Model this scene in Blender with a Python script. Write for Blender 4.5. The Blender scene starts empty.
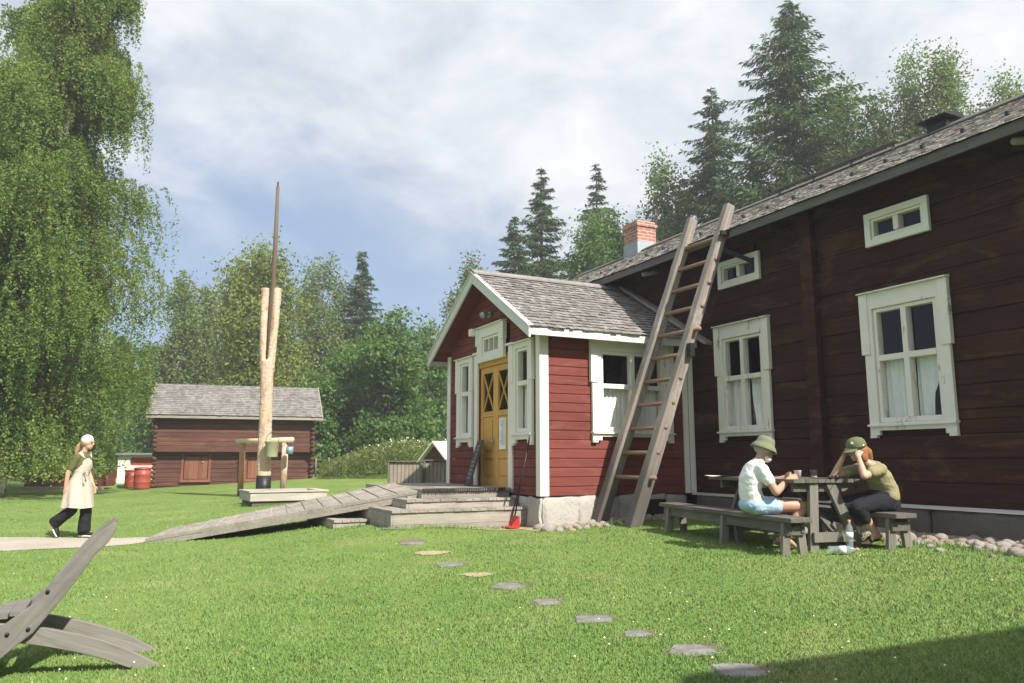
import bpy, bmesh, math, random
import numpy as np
from mathutils import Vector, Matrix
random.seed(7); rng = np.random.default_rng(7)
SC = bpy.context.scene; COL = SC.collection
R = math.radians
TAU = 2*math.pi

# ------------------------------------------------------------------ world frame
# camera stands at the origin looking along +Y; the farmhouse has its own frame:
# s runs along its long wall (away from the camera), w points out of that wall into the yard
HANG = R(116.474)
HD = np.array([math.cos(HANG), math.sin(HANG), 0.0]); HN = np.array([-HD[1], HD[0], 0.0])
P0 = np.array([4.736, 8.6, 0.0])
def fromH(s, w, z=0.0): return P0 + HD*s + HN*w + np.array([0, 0, z])
def smoothmin(x, a, k=0.6): return a - np.logaddexp(0, (a - x)/k)*k
def gz(x, y):
    """lawn height: falls gently away from the farmhouse"""
    w = (np.asarray(x)-P0[0])*HN[0] + (np.asarray(y)-P0[1])*HN[1]
    t = np.clip(w, 0, 8.0)
    s = (np.asarray(x)-P0[0])*HD[0] + (np.asarray(y)-P0[1])*HD[1]
    def ss(v, a, b):
        q = np.clip((v-a)/(b-a), 0, 1); return q*q*(3-2*q)
    return 0.45 - 0.056*t + .15*ss(s, 3.7, 4.6)*(1-ss(s, 7.0, 9.0))*ss(w, 3.0, 4.6)*(1-ss(w, 4.9, 6.8))
def gzH(s, w):
    p = fromH(s, w); return float(gz(p[0], p[1]))
CAMZ = 1.25; TH = math.atan(118.5/768)
def place(px, py, Y):
    """world point at ground distance Y seen at that bearing (only used to lay out the site)"""
    v = (341.5-py)/768; u = (px-512)/768
    dy = math.cos(TH)-v*math.sin(TH); dz = math.sin(TH)+v*math.cos(TH)
    return np.array([u/dy*Y, Y, CAMZ+dz/dy*Y])

# ------------------------------------------------------------------ mesh builder
class MB:
    def __init__(self, T=None):
        self.v = []; self.f = []; self.T = T if T is not None else Matrix.Identity(4); self.n = 0; self.sm = []
    def add(self, verts, faces, smooth=False):
        T = self.T
        for p in verts: self.v.append(tuple(T @ Vector(p)))
        for f in faces: self.f.append(tuple(i+self.n for i in f)); self.sm.append(smooth)
        self.n += len(verts); return self
    def box(self, x0, x1, y0, y1, z0, z1, M=None):
        vs = [(x, y, z) for z in (z0, z1) for y in (y0, y1) for x in (x0, x1)]
        if M is not None: vs = [tuple(M @ Vector(p)) for p in vs]
        return self.add(vs, [(0,2,3,1),(4,5,7,6),(0,1,5,4),(1,3,7,5),(3,2,6,7),(2,0,4,6)])
    def beam(self, a, b, wx, wy, ref=(0,0,1), taper=1.0):
        a = Vector(a); b = Vector(b); d = (b-a).normalized(); ref = Vector(ref)
        if abs(d.dot(ref)) > .98: ref = Vector((1,0,0))
        x = d.cross(ref).normalized(); y = x.cross(d)
        vs = []
        for p, k in ((a, 1), (b, taper)):
            for sx, sy in ((-1,-1),(1,-1),(1,1),(-1,1)): vs.append(tuple(p + x*sx*wx/2*k + y*sy*wy/2*k))
        return self.add(vs, [(3,2,1,0),(4,5,6,7),(0,1,5,4),(1,2,6,5),(2,3,7,6),(3,0,4,7)])
    def tube(self, pts, rad, seg=8, side=None, caps=True, smooth=True):
        """loft along pts; rad items are r or (ra, rb), ra measured along side"""
        pts = [Vector(p) for p in pts]; rings = []; n = len(pts); prev = Vector(side) if side is not None else None
        for i, p in enumerate(pts):
            d = (pts[min(i+1, n-1)]-pts[max(i-1, 0)]).normalized()
            if prev is None: prev = Vector((1,0,0)) if abs(d.x) < .9 else Vector((0,1,0))
            x = prev - d*prev.dot(d)
            if x.length < 1e-5: x = d.orthogonal()
            x.normalize(); y = d.cross(x)
            if side is None: prev = x
            r = rad[i] if isinstance(rad, (list, tuple)) else rad
            ra, rb = r if isinstance(r, (list, tuple)) else (r, r)
            rings.append((p, x, y, ra, rb, d))
        vs = []; fs = []
        def ring(p, x, y, ra, rb):
            for k in range(seg):
                a = TAU*k/seg; vs.append(tuple(p + x*math.cos(a)*ra + y*math.sin(a)*rb))
        full = []
        if caps == 'round':
            p, x, y, ra, rb, d = rings[0]; m = min(ra, rb)
            for q in (80, 55, 28): full.append((p-d*m*math.sin(R(q)), x, y, ra*math.cos(R(q)), rb*math.cos(R(q))))
        full += [r[:5] for r in rings]
        if caps == 'round':
            p, x, y, ra, rb, d = rings[-1]; m = min(ra, rb)
            for q in (28, 55, 80): full.append((p+d*m*math.sin(R(q)), x, y, ra*math.cos(R(q)), rb*math.cos(R(q))))
        for r in full: ring(*r)
        for i in range(len(full)-1):
            for k in range(seg):
                k2 = (k+1) % seg; fs.append((i*seg+k, i*seg+k2, (i+1)*seg+k2, (i+1)*seg+k))
        if caps:
            fs.append(tuple(range(seg))[::-1]); fs.append(tuple((len(full)-1)*seg+k for k in range(seg)))
        return self.add(vs, fs, smooth)
    def ell(self, c, r, seg=14, rows=9, M=None):
        vs = []; fs = []
        for i in range(rows+1):
            t = math.pi*i/rows
            for k in range(seg):
                a = TAU*k/seg; q = Vector((r[0]*math.sin(t)*math.cos(a), r[1]*math.sin(t)*math.sin(a), r[2]*math.cos(t)))
                if M is not None: q = M @ q
                vs.append((c[0]+q.x, c[1]+q.y, c[2]+q.z))
        for i in range(rows):
            for k in range(seg):
                k2 = (k+1) % seg; fs.append((i*seg+k, (i+1)*seg+k, (i+1)*seg+k2, i*seg+k2))
        return self.add(vs, fs, True)
    def lathe(self, prof, c=(0,0,0), seg=20, smooth=True):
        vs = []; fs = []
        for r, z in prof:
            for k in range(seg):
                a = TAU*k/seg; vs.append((c[0]+r*math.cos(a), c[1]+r*math.sin(a), c[2]+z))
        for i in range(len(prof)-1):
            for k in range(seg):
                k2 = (k+1) % seg; fs.append((i*seg+k, i*seg+k2, (i+1)*seg+k2, (i+1)*seg+k))
        return self.add(vs, fs, smooth)
    def prism(self, poly, a, b, axis='x'):
        """extrude a 2D polygon: axis x -> poly in (y,z), y -> (x,z), z -> (x,y)"""
        n = len(poly); vs = []
        for t in (a, b):
            for p, q in poly: vs.append({'x': (t, p, q), 'y': (p, t, q), 'z': (p, q, t)}[axis])
        fs = [tuple(range(n)), tuple(range(2*n-1, n-1, -1))] + [(i, i+n, (i+1) % n+n, (i+1) % n) for i in range(n)]
        return self.add(vs, fs)
    def quad(self, a, b, c, d): return self.add([a, b, c, d], [(0,1,2,3)])
    def mesh(self, name):
        me = bpy.data.meshes.new(name); me.from_pydata(self.v, [], self.f); me.update()
        if any(self.sm): me.polygons.foreach_set('use_smooth', self.sm)
        return me
    def build(self, name, mat, parent=None, bevel=0.0, recalc=True):
        me = self.mesh(name)
        if recalc or bevel:
            bm = bmesh.new(); bm.from_mesh(me)
            bmesh.ops.recalc_face_normals(bm, faces=bm.faces)
            if bevel:
                es = [e for e in bm.edges if len(e.link_faces) == 2 and e.calc_face_angle(0) > .6]
                bmesh.ops.bevel(bm, geom=es, offset=bevel, segments=1, affect='EDGES', clamp_overlap=True)
            bm.to_mesh(me); bm.free()
        return link(name, me, mat, parent)
def link(name, me, mat, parent=None):
    o = bpy.data.objects.new(name, me); COL.objects.link(o)
    if mat is not None:
        me.materials.clear(); me.materials.append(mat)
    if parent is not None: o.parent = parent
    return o
def npmesh(name, verts, k, mat, parent=None, smooth=False):
    """verts (N*k,3): N separate k-gons"""
    me = bpy.data.meshes.new(name); nv = len(verts); nf = nv//k
    me.vertices.add(nv); me.vertices.foreach_set('co', np.ascontiguousarray(verts, dtype=np.float32).ravel())
    me.loops.add(nv); me.loops.foreach_set('vertex_index', np.arange(nv, dtype=np.int32))
    me.polygons.add(nf); me.polygons.foreach_set('loop_start', np.arange(0, nv, k, dtype=np.int32))
    me.polygons.foreach_set('loop_total', np.full(nf, k, dtype=np.int32))
    me.update(calc_edges=True); me.validate()
    return link(name, me, mat, parent)
def fuse(mb, name, mat, parent, voxel=.007, smooth=6, wrinkle=0):
    """merge closed pieces into one continuous surface"""
    me = mb.mesh(name); o = bpy.data.objects.new(name, me); tmp = bpy.data.scenes.new('tmp'); tmp.collection.objects.link(o)
    r_ = o.modifiers.new('r', 'REMESH'); r_.mode = 'VOXEL'; r_.voxel_size = voxel; r_.use_smooth_shade = True
    s = o.modifiers.new('s', 'SMOOTH'); s.iterations = smooth; s.factor = .5
    
    with bpy.context.temp_override(scene=tmp, view_layer=tmp.view_layers[0]): dg = bpy.context.evaluated_depsgraph_get()
    me2 = bpy.data.meshes.new_from_object(o.evaluated_get(dg)); me2.name = name
    if wrinkle:
        from mathutils import noise as mn
        nn = np.empty(len(me2.vertices)*3, np.float32); me2.vertices.foreach_get('normal', nn); nn = nn.reshape(-1, 3); cc = np.empty_like(nn).ravel(); me2.vertices.foreach_get('co', cc); cc = cc.reshape(-1, 3); oc = cc.copy()
        for i in range(len(oc)):
            p = Vector(oc[i]); q = Vector((p.x*9, p.y*9, p.z*17)); cc[i] = oc[i]+nn[i]*wrinkle*(mn.noise(q)+.6*mn.noise(q*2.1+Vector((7,3,1)))-.15)
        me2.vertices.foreach_set('co', cc.ravel())
    bpy.data.objects.remove(o); bpy.data.meshes.remove(me); bpy.data.scenes.remove(tmp); me2.polygons.foreach_set('use_smooth', [True]*len(me2.polygons)); me2.update()
    return link(name, me2, mat, parent)
def tag(o, label=None, cat=None, group=None, kind=None):
    if label: o['label'] = label
    if cat: o['category'] = cat
    if group: o['group'] = group
    if kind: o['kind'] = kind
    return o
def thing(name, label, cat, loc=(0,0,0), rz=0.0, group=None):
    o = bpy.data.objects.new(name, None); COL.objects.link(o); o.empty_display_size = .1
    o.location = loc; o.rotation_euler = (0, 0, rz); o.rotation_mode = 'XYZ'
    return tag(o, label, cat, group)
def copy_tree(o, parent=None):
    c = o.copy(); COL.objects.link(c)
    if parent is not None: c.parent = parent
    for ch in list(o.children): copy_tree(ch, c)
    return c
def Tr(x, y, z): return Matrix.Translation((x, y, z))
def Rz(a): return Matrix.Rotation(a, 4, 'Z')
def Rx(a): return Matrix.Rotation(a, 4, 'X')
def Ry(a): return Matrix.Rotation(a, 4, 'Y')

# ------------------------------------------------------------------ materials
def newmat(name):
    m = bpy.data.materials.new(name); m.use_nodes = True; nt = m.node_tree
    return m, nt, nt.nodes['Principled BSDF'], nt.nodes['Material Output']
def N(nt, t, **kw):
    n = nt.nodes.new(t)
    for k, v in kw.items():
        if k.startswith('i_'):
            key = k[2:]; key = int(key) if key.isdigit() else key.replace('_', ' ')
            n.inputs[key].default_value = v
        else: setattr(n, k, v)
    return n
def L(nt, a, b): nt.links.new(a, b)
def objco(nt, scale=(1,1,1), rot=(0,0,0), kind='Object'):
    tc = N(nt, 'ShaderNodeTexCoord'); mp = N(nt, 'ShaderNodeMapping')
    mp.inputs['Scale'].default_value = scale; mp.inputs['Rotation'].default_value = rot
    L(nt, tc.outputs[kind], mp.inputs[0]); return mp.outputs[0]
def ramp(nt, fac, stops, interp='LINEAR'):
    r = N(nt, 'ShaderNodeValToRGB'); cr = r.color_ramp; cr.interpolation = interp
    while len(cr.elements) < len(stops): cr.elements.new(.5)
    for e, (p, c) in zip(cr.elements, stops):
        e.position = p; e.color = (*c, 1) if len(c) == 3 else c
    L(nt, fac, r.inputs[0]); return r.outputs[0]
def mix(nt, fac, a, b, mode='MIX'):
    n = N(nt, 'ShaderNodeMix', data_type='RGBA', blend_type=mode)
    for s, v in ((0, fac), (6, a), (7, b)):
        if hasattr(v, 'is_linked') or hasattr(v, 'links'): L(nt, v, n.inputs[s])
        else: n.inputs[s].default_value = v if s == 0 or len(v) == 4 else (*v, 1)
    return n.outputs[2]
def math_(nt, op, a, b=None, c=None, clamp=False):
    n = N(nt, 'ShaderNodeMath', operation=op, use_clamp=clamp)
    for i, v in enumerate((a, b, c)):
        if v is None: continue
        if hasattr(v, 'links'): L(nt, v, n.inputs[i])
        else: n.inputs[i].default_value = v
    return n.outputs[0]
def noise(nt, co, scale, detail=4, rough=.6, dist=0):
    n = N(nt, 'ShaderNodeTexNoise'); n.inputs['Scale'].default_value = scale; n.inputs['Detail'].default_value = detail
    n.inputs['Roughness'].default_value = rough; n.inputs['Distortion'].default_value = dist
    L(nt, co, n.inputs['Vector']); return n.outputs[0]
def bump(nt, h, bs, strength=.3, dist=.01):
    b = N(nt, 'ShaderNodeBump'); b.inputs['Strength'].default_value = strength; b.inputs['Distance'].default_value = dist
    L(nt, h, b.inputs['Height']); L(nt, b.outputs[0], bs.inputs['Normal'])
def island(nt): return N(nt, 'ShaderNodeNewGeometry').outputs['Random Per Island']
AX = {'X': (.06,1,1), 'Y': (1,.06,1), 'Z': (1,1,.06)}
def wood(name, c0, c1, axis='X', grain=38, rough=.8, isl=.35, blotch=None, blotch_amt=.5, bs=.35, rot=None):
    """weathered boards: grain streaks along axis, tone varying from board to board"""
    m, nt, b, o = newmat(name)
    co = objco(nt, AX[axis])
    if rot:
        mp = co.node; mp.vector_type = 'TEXTURE'; mp.inputs['Rotation'].default_value = rot; mp.inputs['Scale'].default_value = tuple(1/k for k in AX[axis])
    g = noise(nt, co, grain, 6, .7, .4)
    co2 = objco(nt, tuple(.25 if k < .5 else 1 for k in AX[axis])); g2 = noise(nt, co2, 2.2, 4, .6)
    f = math_(nt, 'ADD', math_(nt, 'MULTIPLY', g, .62), math_(nt, 'MULTIPLY', g2, .38))
    col = ramp(nt, f, [(.36, c0), (.66, c1)])
    if blotch is not None:
        g3 = noise(nt, objco(nt, tuple(.35 if k < .5 else 1 for k in AX[axis])), 3.1, 6, .72, .8)
        fb = N(nt, 'ShaderNodeMapRange'); fb.inputs[1].default_value = .52; fb.inputs[2].default_value = .68
        L(nt, g3, fb.inputs[0]); col = mix(nt, math_(nt, 'MULTIPLY', fb.outputs[0], blotch_amt), col, blotch)
    v = math_(nt, 'ADD', math_(nt, 'MULTIPLY', island(nt), isl), 1-isl/2)
    hsv = N(nt, 'ShaderNodeHueSaturation'); L(nt, col, hsv.inputs['Color']); L(nt, v, hsv.inputs['Value'])
    L(nt, hsv.outputs[0], b.inputs['Base Color']); b.inputs['Roughness'].default_value = rough
    b.inputs['Specular IOR Level'].default_value = .25
    bump(nt, g, b, bs, .006); return m
def plain(name, c, rough=.6, metal=0, var=.12, scale=6, bs=.1, spec=.4):
    m, nt, b, o = newmat(name); n = noise(nt, objco(nt), scale, 5, .6)
    k0 = tuple(max(0, x*(1-var)) for x in c); k1 = tuple(min(1, x*(1+var)) for x in c)
    L(nt, ramp(nt, n, [(.3, k0), (.7, k1)]), b.inputs['Base Color'])
    b.inputs['Roughness'].default_value = rough; b.inputs['Metallic'].default_value = metal
    b.inputs['Specular IOR Level'].default_value = spec
    if bs: bump(nt, noise(nt, objco(nt), scale*6, 4, .6), b, bs, .004)
    return m
def paint(name, c, peel=(.33,.3,.27), amt=.56, rough=.5):
    m, nt, b, o = newmat(name)
    n = noise(nt, objco(nt, (1,1,.35)), 9, 8, .75, .5); n2 = noise(nt, objco(nt), 1.6, 3, .6)
    f = math_(nt, 'ADD', math_(nt, 'MULTIPLY', n, .7), math_(nt, 'MULTIPLY', n2, .3))
    mr = N(nt, 'ShaderNodeMapRange'); mr.inputs[1].default_value = amt; mr.inputs[2].default_value = amt+.07; L(nt, f, mr.inputs[0])
    base = ramp(nt, n2, [(.3, tuple(x*.92 for x in c)), (.7, c)])
    L(nt, mix(nt, mr.outputs[0], base, peel), b.inputs['Base Color']); b.inputs['Roughness'].default_value = rough
    bump(nt, f, b, .15, .004); return m
def leafmat(name, c0, c1, c2, trans=.35, sc=.45):
    m, nt, b, o = newmat(name)
    n = noise(nt, objco(nt), sc, 3, .6)
    f = math_(nt, 'ADD', math_(nt, 'MULTIPLY', island(nt), .5), math_(nt, 'MULTIPLY', n, .6))
    col = ramp(nt, f, [(.2, c0), (.55, c1), (.9, c2)])
    L(nt, col, b.inputs['Base Color']); b.inputs['Roughness'].default_value = .55; b.inputs['Specular IOR Level'].default_value = .25
    tr = N(nt, 'ShaderNodeBsdfTranslucent'); L(nt, mix(nt, 1.0, col, (1.0,1.0,.55), 'MULTIPLY'), tr.inputs[0])
    ms = N(nt, 'ShaderNodeMixShader'); ms.inputs[0].default_value = trans
    L(nt, b.outputs[0], ms.inputs[1]); L(nt, tr.outputs[0], ms.inputs[2]); L(nt, ms.outputs[0], o.inputs[0])
    return m
def glass_mat(name, tint=(.95,.955,.94)):
    m, nt, b, o = newmat(name); nt.nodes.remove(b)
    t = N(nt, 'ShaderNodeBsdfTransparent'); t.inputs[0].default_value = (*tint, 1)
    g = N(nt, 'ShaderNodeBsdfGlossy'); g.inputs['Roughness'].default_value = .02
    n = noise(nt, objco(nt), 1.5, 2, .5); bp = N(nt, 'ShaderNodeBump'); bp.inputs['Strength'].default_value = .03; L(nt, n, bp.inputs['Height'])
    L(nt, bp.outputs[0], g.inputs['Normal'])
    lw = N(nt, 'ShaderNodeLayerWeight'); lw.inputs[0].default_value = .5
    fr = math_(nt, 'ADD', math_(nt, 'MULTIPLY', math_(nt, 'POWER', lw.outputs['Facing'], 5.0), .9), .04)
    ms = N(nt, 'ShaderNodeMixShader'); L(nt, fr, ms.inputs[0])
    L(nt, t.outputs[0], ms.inputs[1]); L(nt, g.outputs[0], ms.inputs[2]); L(nt, ms.outputs[0], o.inputs[0]); return m

M = {}
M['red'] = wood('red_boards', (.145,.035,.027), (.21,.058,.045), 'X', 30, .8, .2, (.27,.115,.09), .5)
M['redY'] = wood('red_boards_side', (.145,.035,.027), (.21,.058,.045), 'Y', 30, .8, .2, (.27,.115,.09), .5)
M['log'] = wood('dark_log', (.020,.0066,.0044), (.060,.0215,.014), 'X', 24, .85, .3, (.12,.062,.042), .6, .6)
M['logsh'] = wood('brown_log', (.068,.029,.021), (.14,.060,.043), 'X', 22, .8, .4, (.19,.115,.085), .4, .6)
M['grey'] = wood('grey_boards', (.215,.188,.155), (.39,.35,.30), 'X', 34, .85, .35, (.16,.135,.11), .6)
M['greyY'] = wood('grey_boards_cross', (.215,.188,.155), (.39,.35,.30), 'Y', 34, .85, .35, (.16,.135,.11), .6)
M['greyZ'] = wood('grey_boards_upright', (.24,.20,.16), (.42,.36,.29), 'Z', 34, .85, .6, (.16,.12,.09), .5)
M['dgrey'] = wood('dark_grey_wood', (.085,.075,.064), (.17,.155,.135), 'X', 30, .8, .2, (.23,.22,.2), .4)
M['dgreyZ'] = wood('dark_grey_wood_upright', (.13,.12,.10), (.24,.22,.19), 'Z', 30, .8, .2)
M['chairw'] = wood('weathered_chair_wood', (.13,.12,.105), (.23,.215,.195), 'Y', 26, .8, .12, (.10,.09,.08), .4, .6)
M['chairr'] = wood('weathered_chair_rail', (.13,.12,.105), (.23,.215,.195), 'Y', 26, .8, .1, (.10,.09,.08), .4, .7, (R(-52),0,0))
M['chairl'] = wood('weathered_chair_leg', (.15,.138,.12), (.26,.243,.22), 'Y', 26, .8, .1, (.11,.10,.09), .4, .7, (R(24),0,0))
M['ladder'] = wood('ladder_timber', (.155,.132,.114), (.39,.338,.296), 'Z', 18, .85, .1, (.50,.465,.435), .8, .9)
def paint_shade(m, z0, z1, c, amt=.8):
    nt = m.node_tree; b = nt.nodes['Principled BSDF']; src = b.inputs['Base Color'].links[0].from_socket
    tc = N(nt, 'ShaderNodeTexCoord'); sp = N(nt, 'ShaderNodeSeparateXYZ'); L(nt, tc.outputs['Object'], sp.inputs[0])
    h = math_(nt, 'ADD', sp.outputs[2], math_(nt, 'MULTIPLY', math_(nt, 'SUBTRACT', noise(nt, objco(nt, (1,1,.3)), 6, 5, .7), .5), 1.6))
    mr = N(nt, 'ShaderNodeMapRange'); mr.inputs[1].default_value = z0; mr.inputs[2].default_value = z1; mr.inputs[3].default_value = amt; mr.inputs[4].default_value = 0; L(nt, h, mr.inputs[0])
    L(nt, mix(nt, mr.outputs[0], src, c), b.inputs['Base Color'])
paint_shade(M['ladder'], .5, 1.5, (.085,.075,.068), .85)  # house shade on the lower rails, mixed into the timber colour
M['rung'] = wood('ladder_rung', (.20,.125,.08), (.30,.20,.135), 'X', 30, .7, .3)
M['bare'] = wood('peeled_log', (.48,.33,.235), (.68,.52,.39), 'Z', 12, .75, .1, (.24,.12,.075), 1.0)
M['bareX'] = wood('peeled_rail', (.58,.42,.28), (.78,.63,.46), 'X', 14, .7, .2)
M['post'] = wood('old_post', (.30,.16,.08), (.48,.28,.14), 'Z', 14, .7, .2, (.2,.1,.05), .5)
M['pole'] = wood('dark_pole', (.085,.06,.042), (.17,.125,.09), 'Z', 20, .7, .2)
M['trough'] = wood('pale_trough_board', (.33,.295,.25), (.54,.50,.44), 'X', 26, .8, .2, (.28,.24,.2), .5)
M['door'] = wood('ochre_door', (.55,.30,.075), (.70,.41,.12), 'Z', 24, .45, .12)
M['doorold'] = wood('plank_door', (.15,.06,.035), (.24,.10,.06), 'Z', 24, .7, .4)
M['white'] = paint('white_paint', (.82,.785,.71), (.52,.5,.46), amt=.60)
M['peel'] = paint('peeling_white_paint', (.80,.765,.69), (.30,.26,.22), .565)
M['whitewood'] = paint('greyed_white_board', (.66,.65,.62), (.36,.33,.3), .58)
M['fascia'] = wood('grey_fascia', (.095,.088,.080), (.165,.155,.142), 'X', 24, .8, .15)
M['shingle'] = wood('wood_shingle', (.27,.245,.225), (.44,.405,.375), 'Y', 26, .95, .35, (.24,.21,.185), .5)
M['shingleS'] = wood('storehouse_shingle', (.16,.148,.138), (.29,.27,.25), 'Y', 26, .95, .45, (.12,.11,.1), .5)
M['shingleX'] = wood('wood_shingle_side', (.165,.152,.142), (.31,.288,.268), 'X', 26, .9, .6, (.14,.125,.115), .6)
M['moss'] = wood('roof_moss', (.10,.09,.07), (.22,.19,.15), 'X', 24, .9, .5)
M['glass'] = glass_mat('window_glass')
M['dark'] = plain('dark_interior', (.025,.022,.02), .9, bs=0)
M['curtain'] = plain('white_curtain', (.84,.84,.82), .9, var=.04)
M['black'] = plain('black_metal', (.02,.02,.02), .45, .2)
M['steel'] = plain('grey_sheet_metal', (.42,.45,.48), .4, .6)
M['paper'] = plain('white_paper', (.8,.8,.78), .8, bs=0)
M['ink'] = plain('grey_print', (.2,.2,.2), .9, bs=0)
M['redpl'] = plain('red_plastic', (.42,.03,.035), .4)
M['barrel'] = plain('red_barrel', (.34,.07,.045), .45)
M['slate'] = plain('slate_slab', (.20,.19,.178), .9, var=.35, scale=7, bs=.8)
M['can'] = plain('pale_green_bucket', (.33,.33,.20), .5, .2)
def stone_mat(name, cs, scale=3.0):
    m, nt, b, o = newmat(name); co = objco(nt)
    n = noise(nt, co, scale, 8, .7); f = math_(nt, 'ADD', math_(nt, 'MULTIPLY', n, .55), math_(nt, 'MULTIPLY', N(nt, 'ShaderNodeObjectInfo').outputs['Random'], .45))
    f2 = math_(nt, 'ADD', f, math_(nt, 'MULTIPLY', island(nt), .15))
    L(nt, ramp(nt, f2, cs), b.inputs['Base Color']); b.inputs['Roughness'].default_value = .85
    bump(nt, noise(nt, co, 9, 9, .75), b, .9, .04); return m
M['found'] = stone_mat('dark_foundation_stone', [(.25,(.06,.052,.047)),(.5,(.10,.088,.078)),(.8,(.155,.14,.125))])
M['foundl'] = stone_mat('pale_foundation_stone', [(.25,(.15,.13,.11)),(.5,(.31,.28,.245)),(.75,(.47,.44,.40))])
M['cobble'] = stone_mat('cobble', [(.15,(.20,.19,.18)),(.35,(.42,.34,.28)),(.55,(.52,.49,.45)),(.75,(.50,.36,.28)),(.95,(.62,.60,.57))])
def brick_mat():
    m, nt, b, o = newmat('brick'); br = N(nt, 'ShaderNodeTexBrick')
    br.inputs['Scale'].default_value = 1; br.inputs['Brick Width'].default_value = .25; br.inputs['Row Height'].default_value = .085
    br.inputs['Mortar Size'].default_value = .012; br.inputs['Color1'].default_value = (.36,.11,.06,1); br.inputs['Color2'].default_value = (.22,.06,.04,1)
    br.inputs['Mortar'].default_value = (.42,.38,.34,1)
    tc = N(nt, 'ShaderNodeTexCoord'); sp = N(nt, 'ShaderNodeSeparateXYZ'); cb = N(nt, 'ShaderNodeCombineXYZ')
    L(nt, tc.outputs['Object'], sp.inputs[0]); L(nt, math_(nt, 'ADD', sp.outputs[0], sp.outputs[1]), cb.inputs[0]); L(nt, sp.outputs[2], cb.inputs[1])
    L(nt, cb.outputs[0], br.inputs['Vector'])
    n = noise(nt, objco(nt), 5, 6, .7)
    L(nt, mix(nt, math_(nt, 'MULTIPLY', n, .5), br.outputs[0], (.5,.3,.22)), b.inputs['Base Color']); b.inputs['Roughness'].default_value = .9
    bump(nt, math_(nt, 'MULTIPLY', br.outputs[1], -1), b, .6, .01); return m
M['brick'] = brick_mat()
M['birch_leaf'] = leafmat('birch_leaf', (.085,.15,.032), (.185,.265,.058), (.33,.385,.12), .48, .35)
M['birch_far'] = leafmat('far_birch_leaf', (.10,.155,.045), (.17,.235,.072), (.26,.315,.12), .45, .25)
M['broad'] = leafmat('broad_leaf', (.07,.145,.038), (.13,.235,.06), (.21,.315,.10), .45, .4)
M['willow'] = leafmat('pale_leaf', (.13,.18,.04), (.22,.275,.06), (.31,.36,.10), .45, .3)
M['spruce'] = leafmat('spruce_needle', (.038,.07,.03), (.075,.125,.045), (.145,.20,.065), .3, .3)
M['hedge'] = leafmat('meadow_leaf', (.08,.12,.03), (.15,.2,.06), (.25,.28,.1), .35, 1)
M['flower'] = plain('cream_flower', (.75,.72,.5), .8, bs=0)
def bark(name, c, d, white=False):
    m, nt, b, o = newmat(name)
    if white:
        n = noise(nt, objco(nt, (1,1,3)), 2.2, 6, .75, .6); L(nt, ramp(nt, n, [(.40, d), (.5, c)]), b.inputs['Base Color'])
    else:
        n = noise(nt, objco(nt, (1,1,.2)), 9, 6, .7); L(nt, ramp(nt, n, [(.3, d), (.7, c)]), b.inputs['Base Color'])
    b.inputs['Roughness'].default_value = .9; bump(nt, n, b, .5, .03); return m
M['bark_w'] = bark('birch_bark', (.62,.60,.56), (.07,.06,.055), True)
M['bark_d'] = bark('dark_bark', (.13,.10,.08), (.05,.04,.03))
# ================================================================== farmhouse
def boards(mb, a0, a1, z0, z1, bh, openings, y0, y1, top=None, jit=.004, maxlen=None, gap=.003):
    """horizontal boards on the plane x=a, y outward; openings (a0,a1,z0,z1) stay open; top(z)->(lo,hi) clips a gable"""
    z = z0
    cuts = sorted({z0, z1, *[o[2] for o in openings], *[o[3] for o in openings]})
    while z < z1-1e-4:
        zt = min(z+bh, z1)
        d = random.uniform(-jit, jit)
        levels = [z]+[c for c in cuts if z+1e-4 < c < zt-1e-4]+[zt]
        for q0, q1 in zip(levels[:-1], levels[1:]):
            lo, hi = a0, a1
            if top:
                l0, h0 = top(q0); l1, h1 = top(q1); l0, l1 = max(l0, a0), max(l1, a0); h0, h1 = min(h0, a1), min(h1, a1)
                lo, hi = l0, h0
            segs = [(lo, hi)]
            for o in openings:
                if o[2] < q1-1e-4 and o[3] > q0+1e-4:
                    ns = []
                    for s0, s1 in segs:
                        if o[1] <= s0 or o[0] >= s1: ns.append((s0, s1)); continue
                        if o[0] > s0: ns.append((s0, o[0]))
                        if o[1] < s1: ns.append((o[1], s1))
                    segs = ns
            for s0, s1 in segs:
                if s1-s0 < .01: continue
                parts = [(s0, s1)]
                if maxlen and s1-s0 > maxlen:
                    c = s0+(s1-s0)*random.uniform(.35, .65); parts = [(s0, c), (c+.002, s1)]
                for p0, p1 in parts:
                    g0 = gap if abs(q0-z) < 1e-5 else 0
                    b = .010 if q1-q0 > .06 else .003
                    n0 = len(mb.v); prof = [(y0, q0+g0), (y1+d-b, q0+g0), (y1+d, q0+g0+b), (y1+d, q1-b), (y1+d-b, q1), (y0, q1)]
                    mb.prism(prof, p0, p1, 'x')
                    if top and hi > lo:
                        Ti = mb.T.inverted()
                        for i in range(n0, len(mb.v)):
                            q = Ti @ Vector(mb.v[i]); tt = (q.z-q0)/(q1-q0)
                            if abs(q.x-l0) < 1e-4: q.x = l0+(l1-l0)*tt
                            elif abs(q.x-h0) < 1e-4: q.x = h0+(h1-h0)*tt
                            mb.v[i] = tuple(mb.T @ q)
        z = zt
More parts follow.
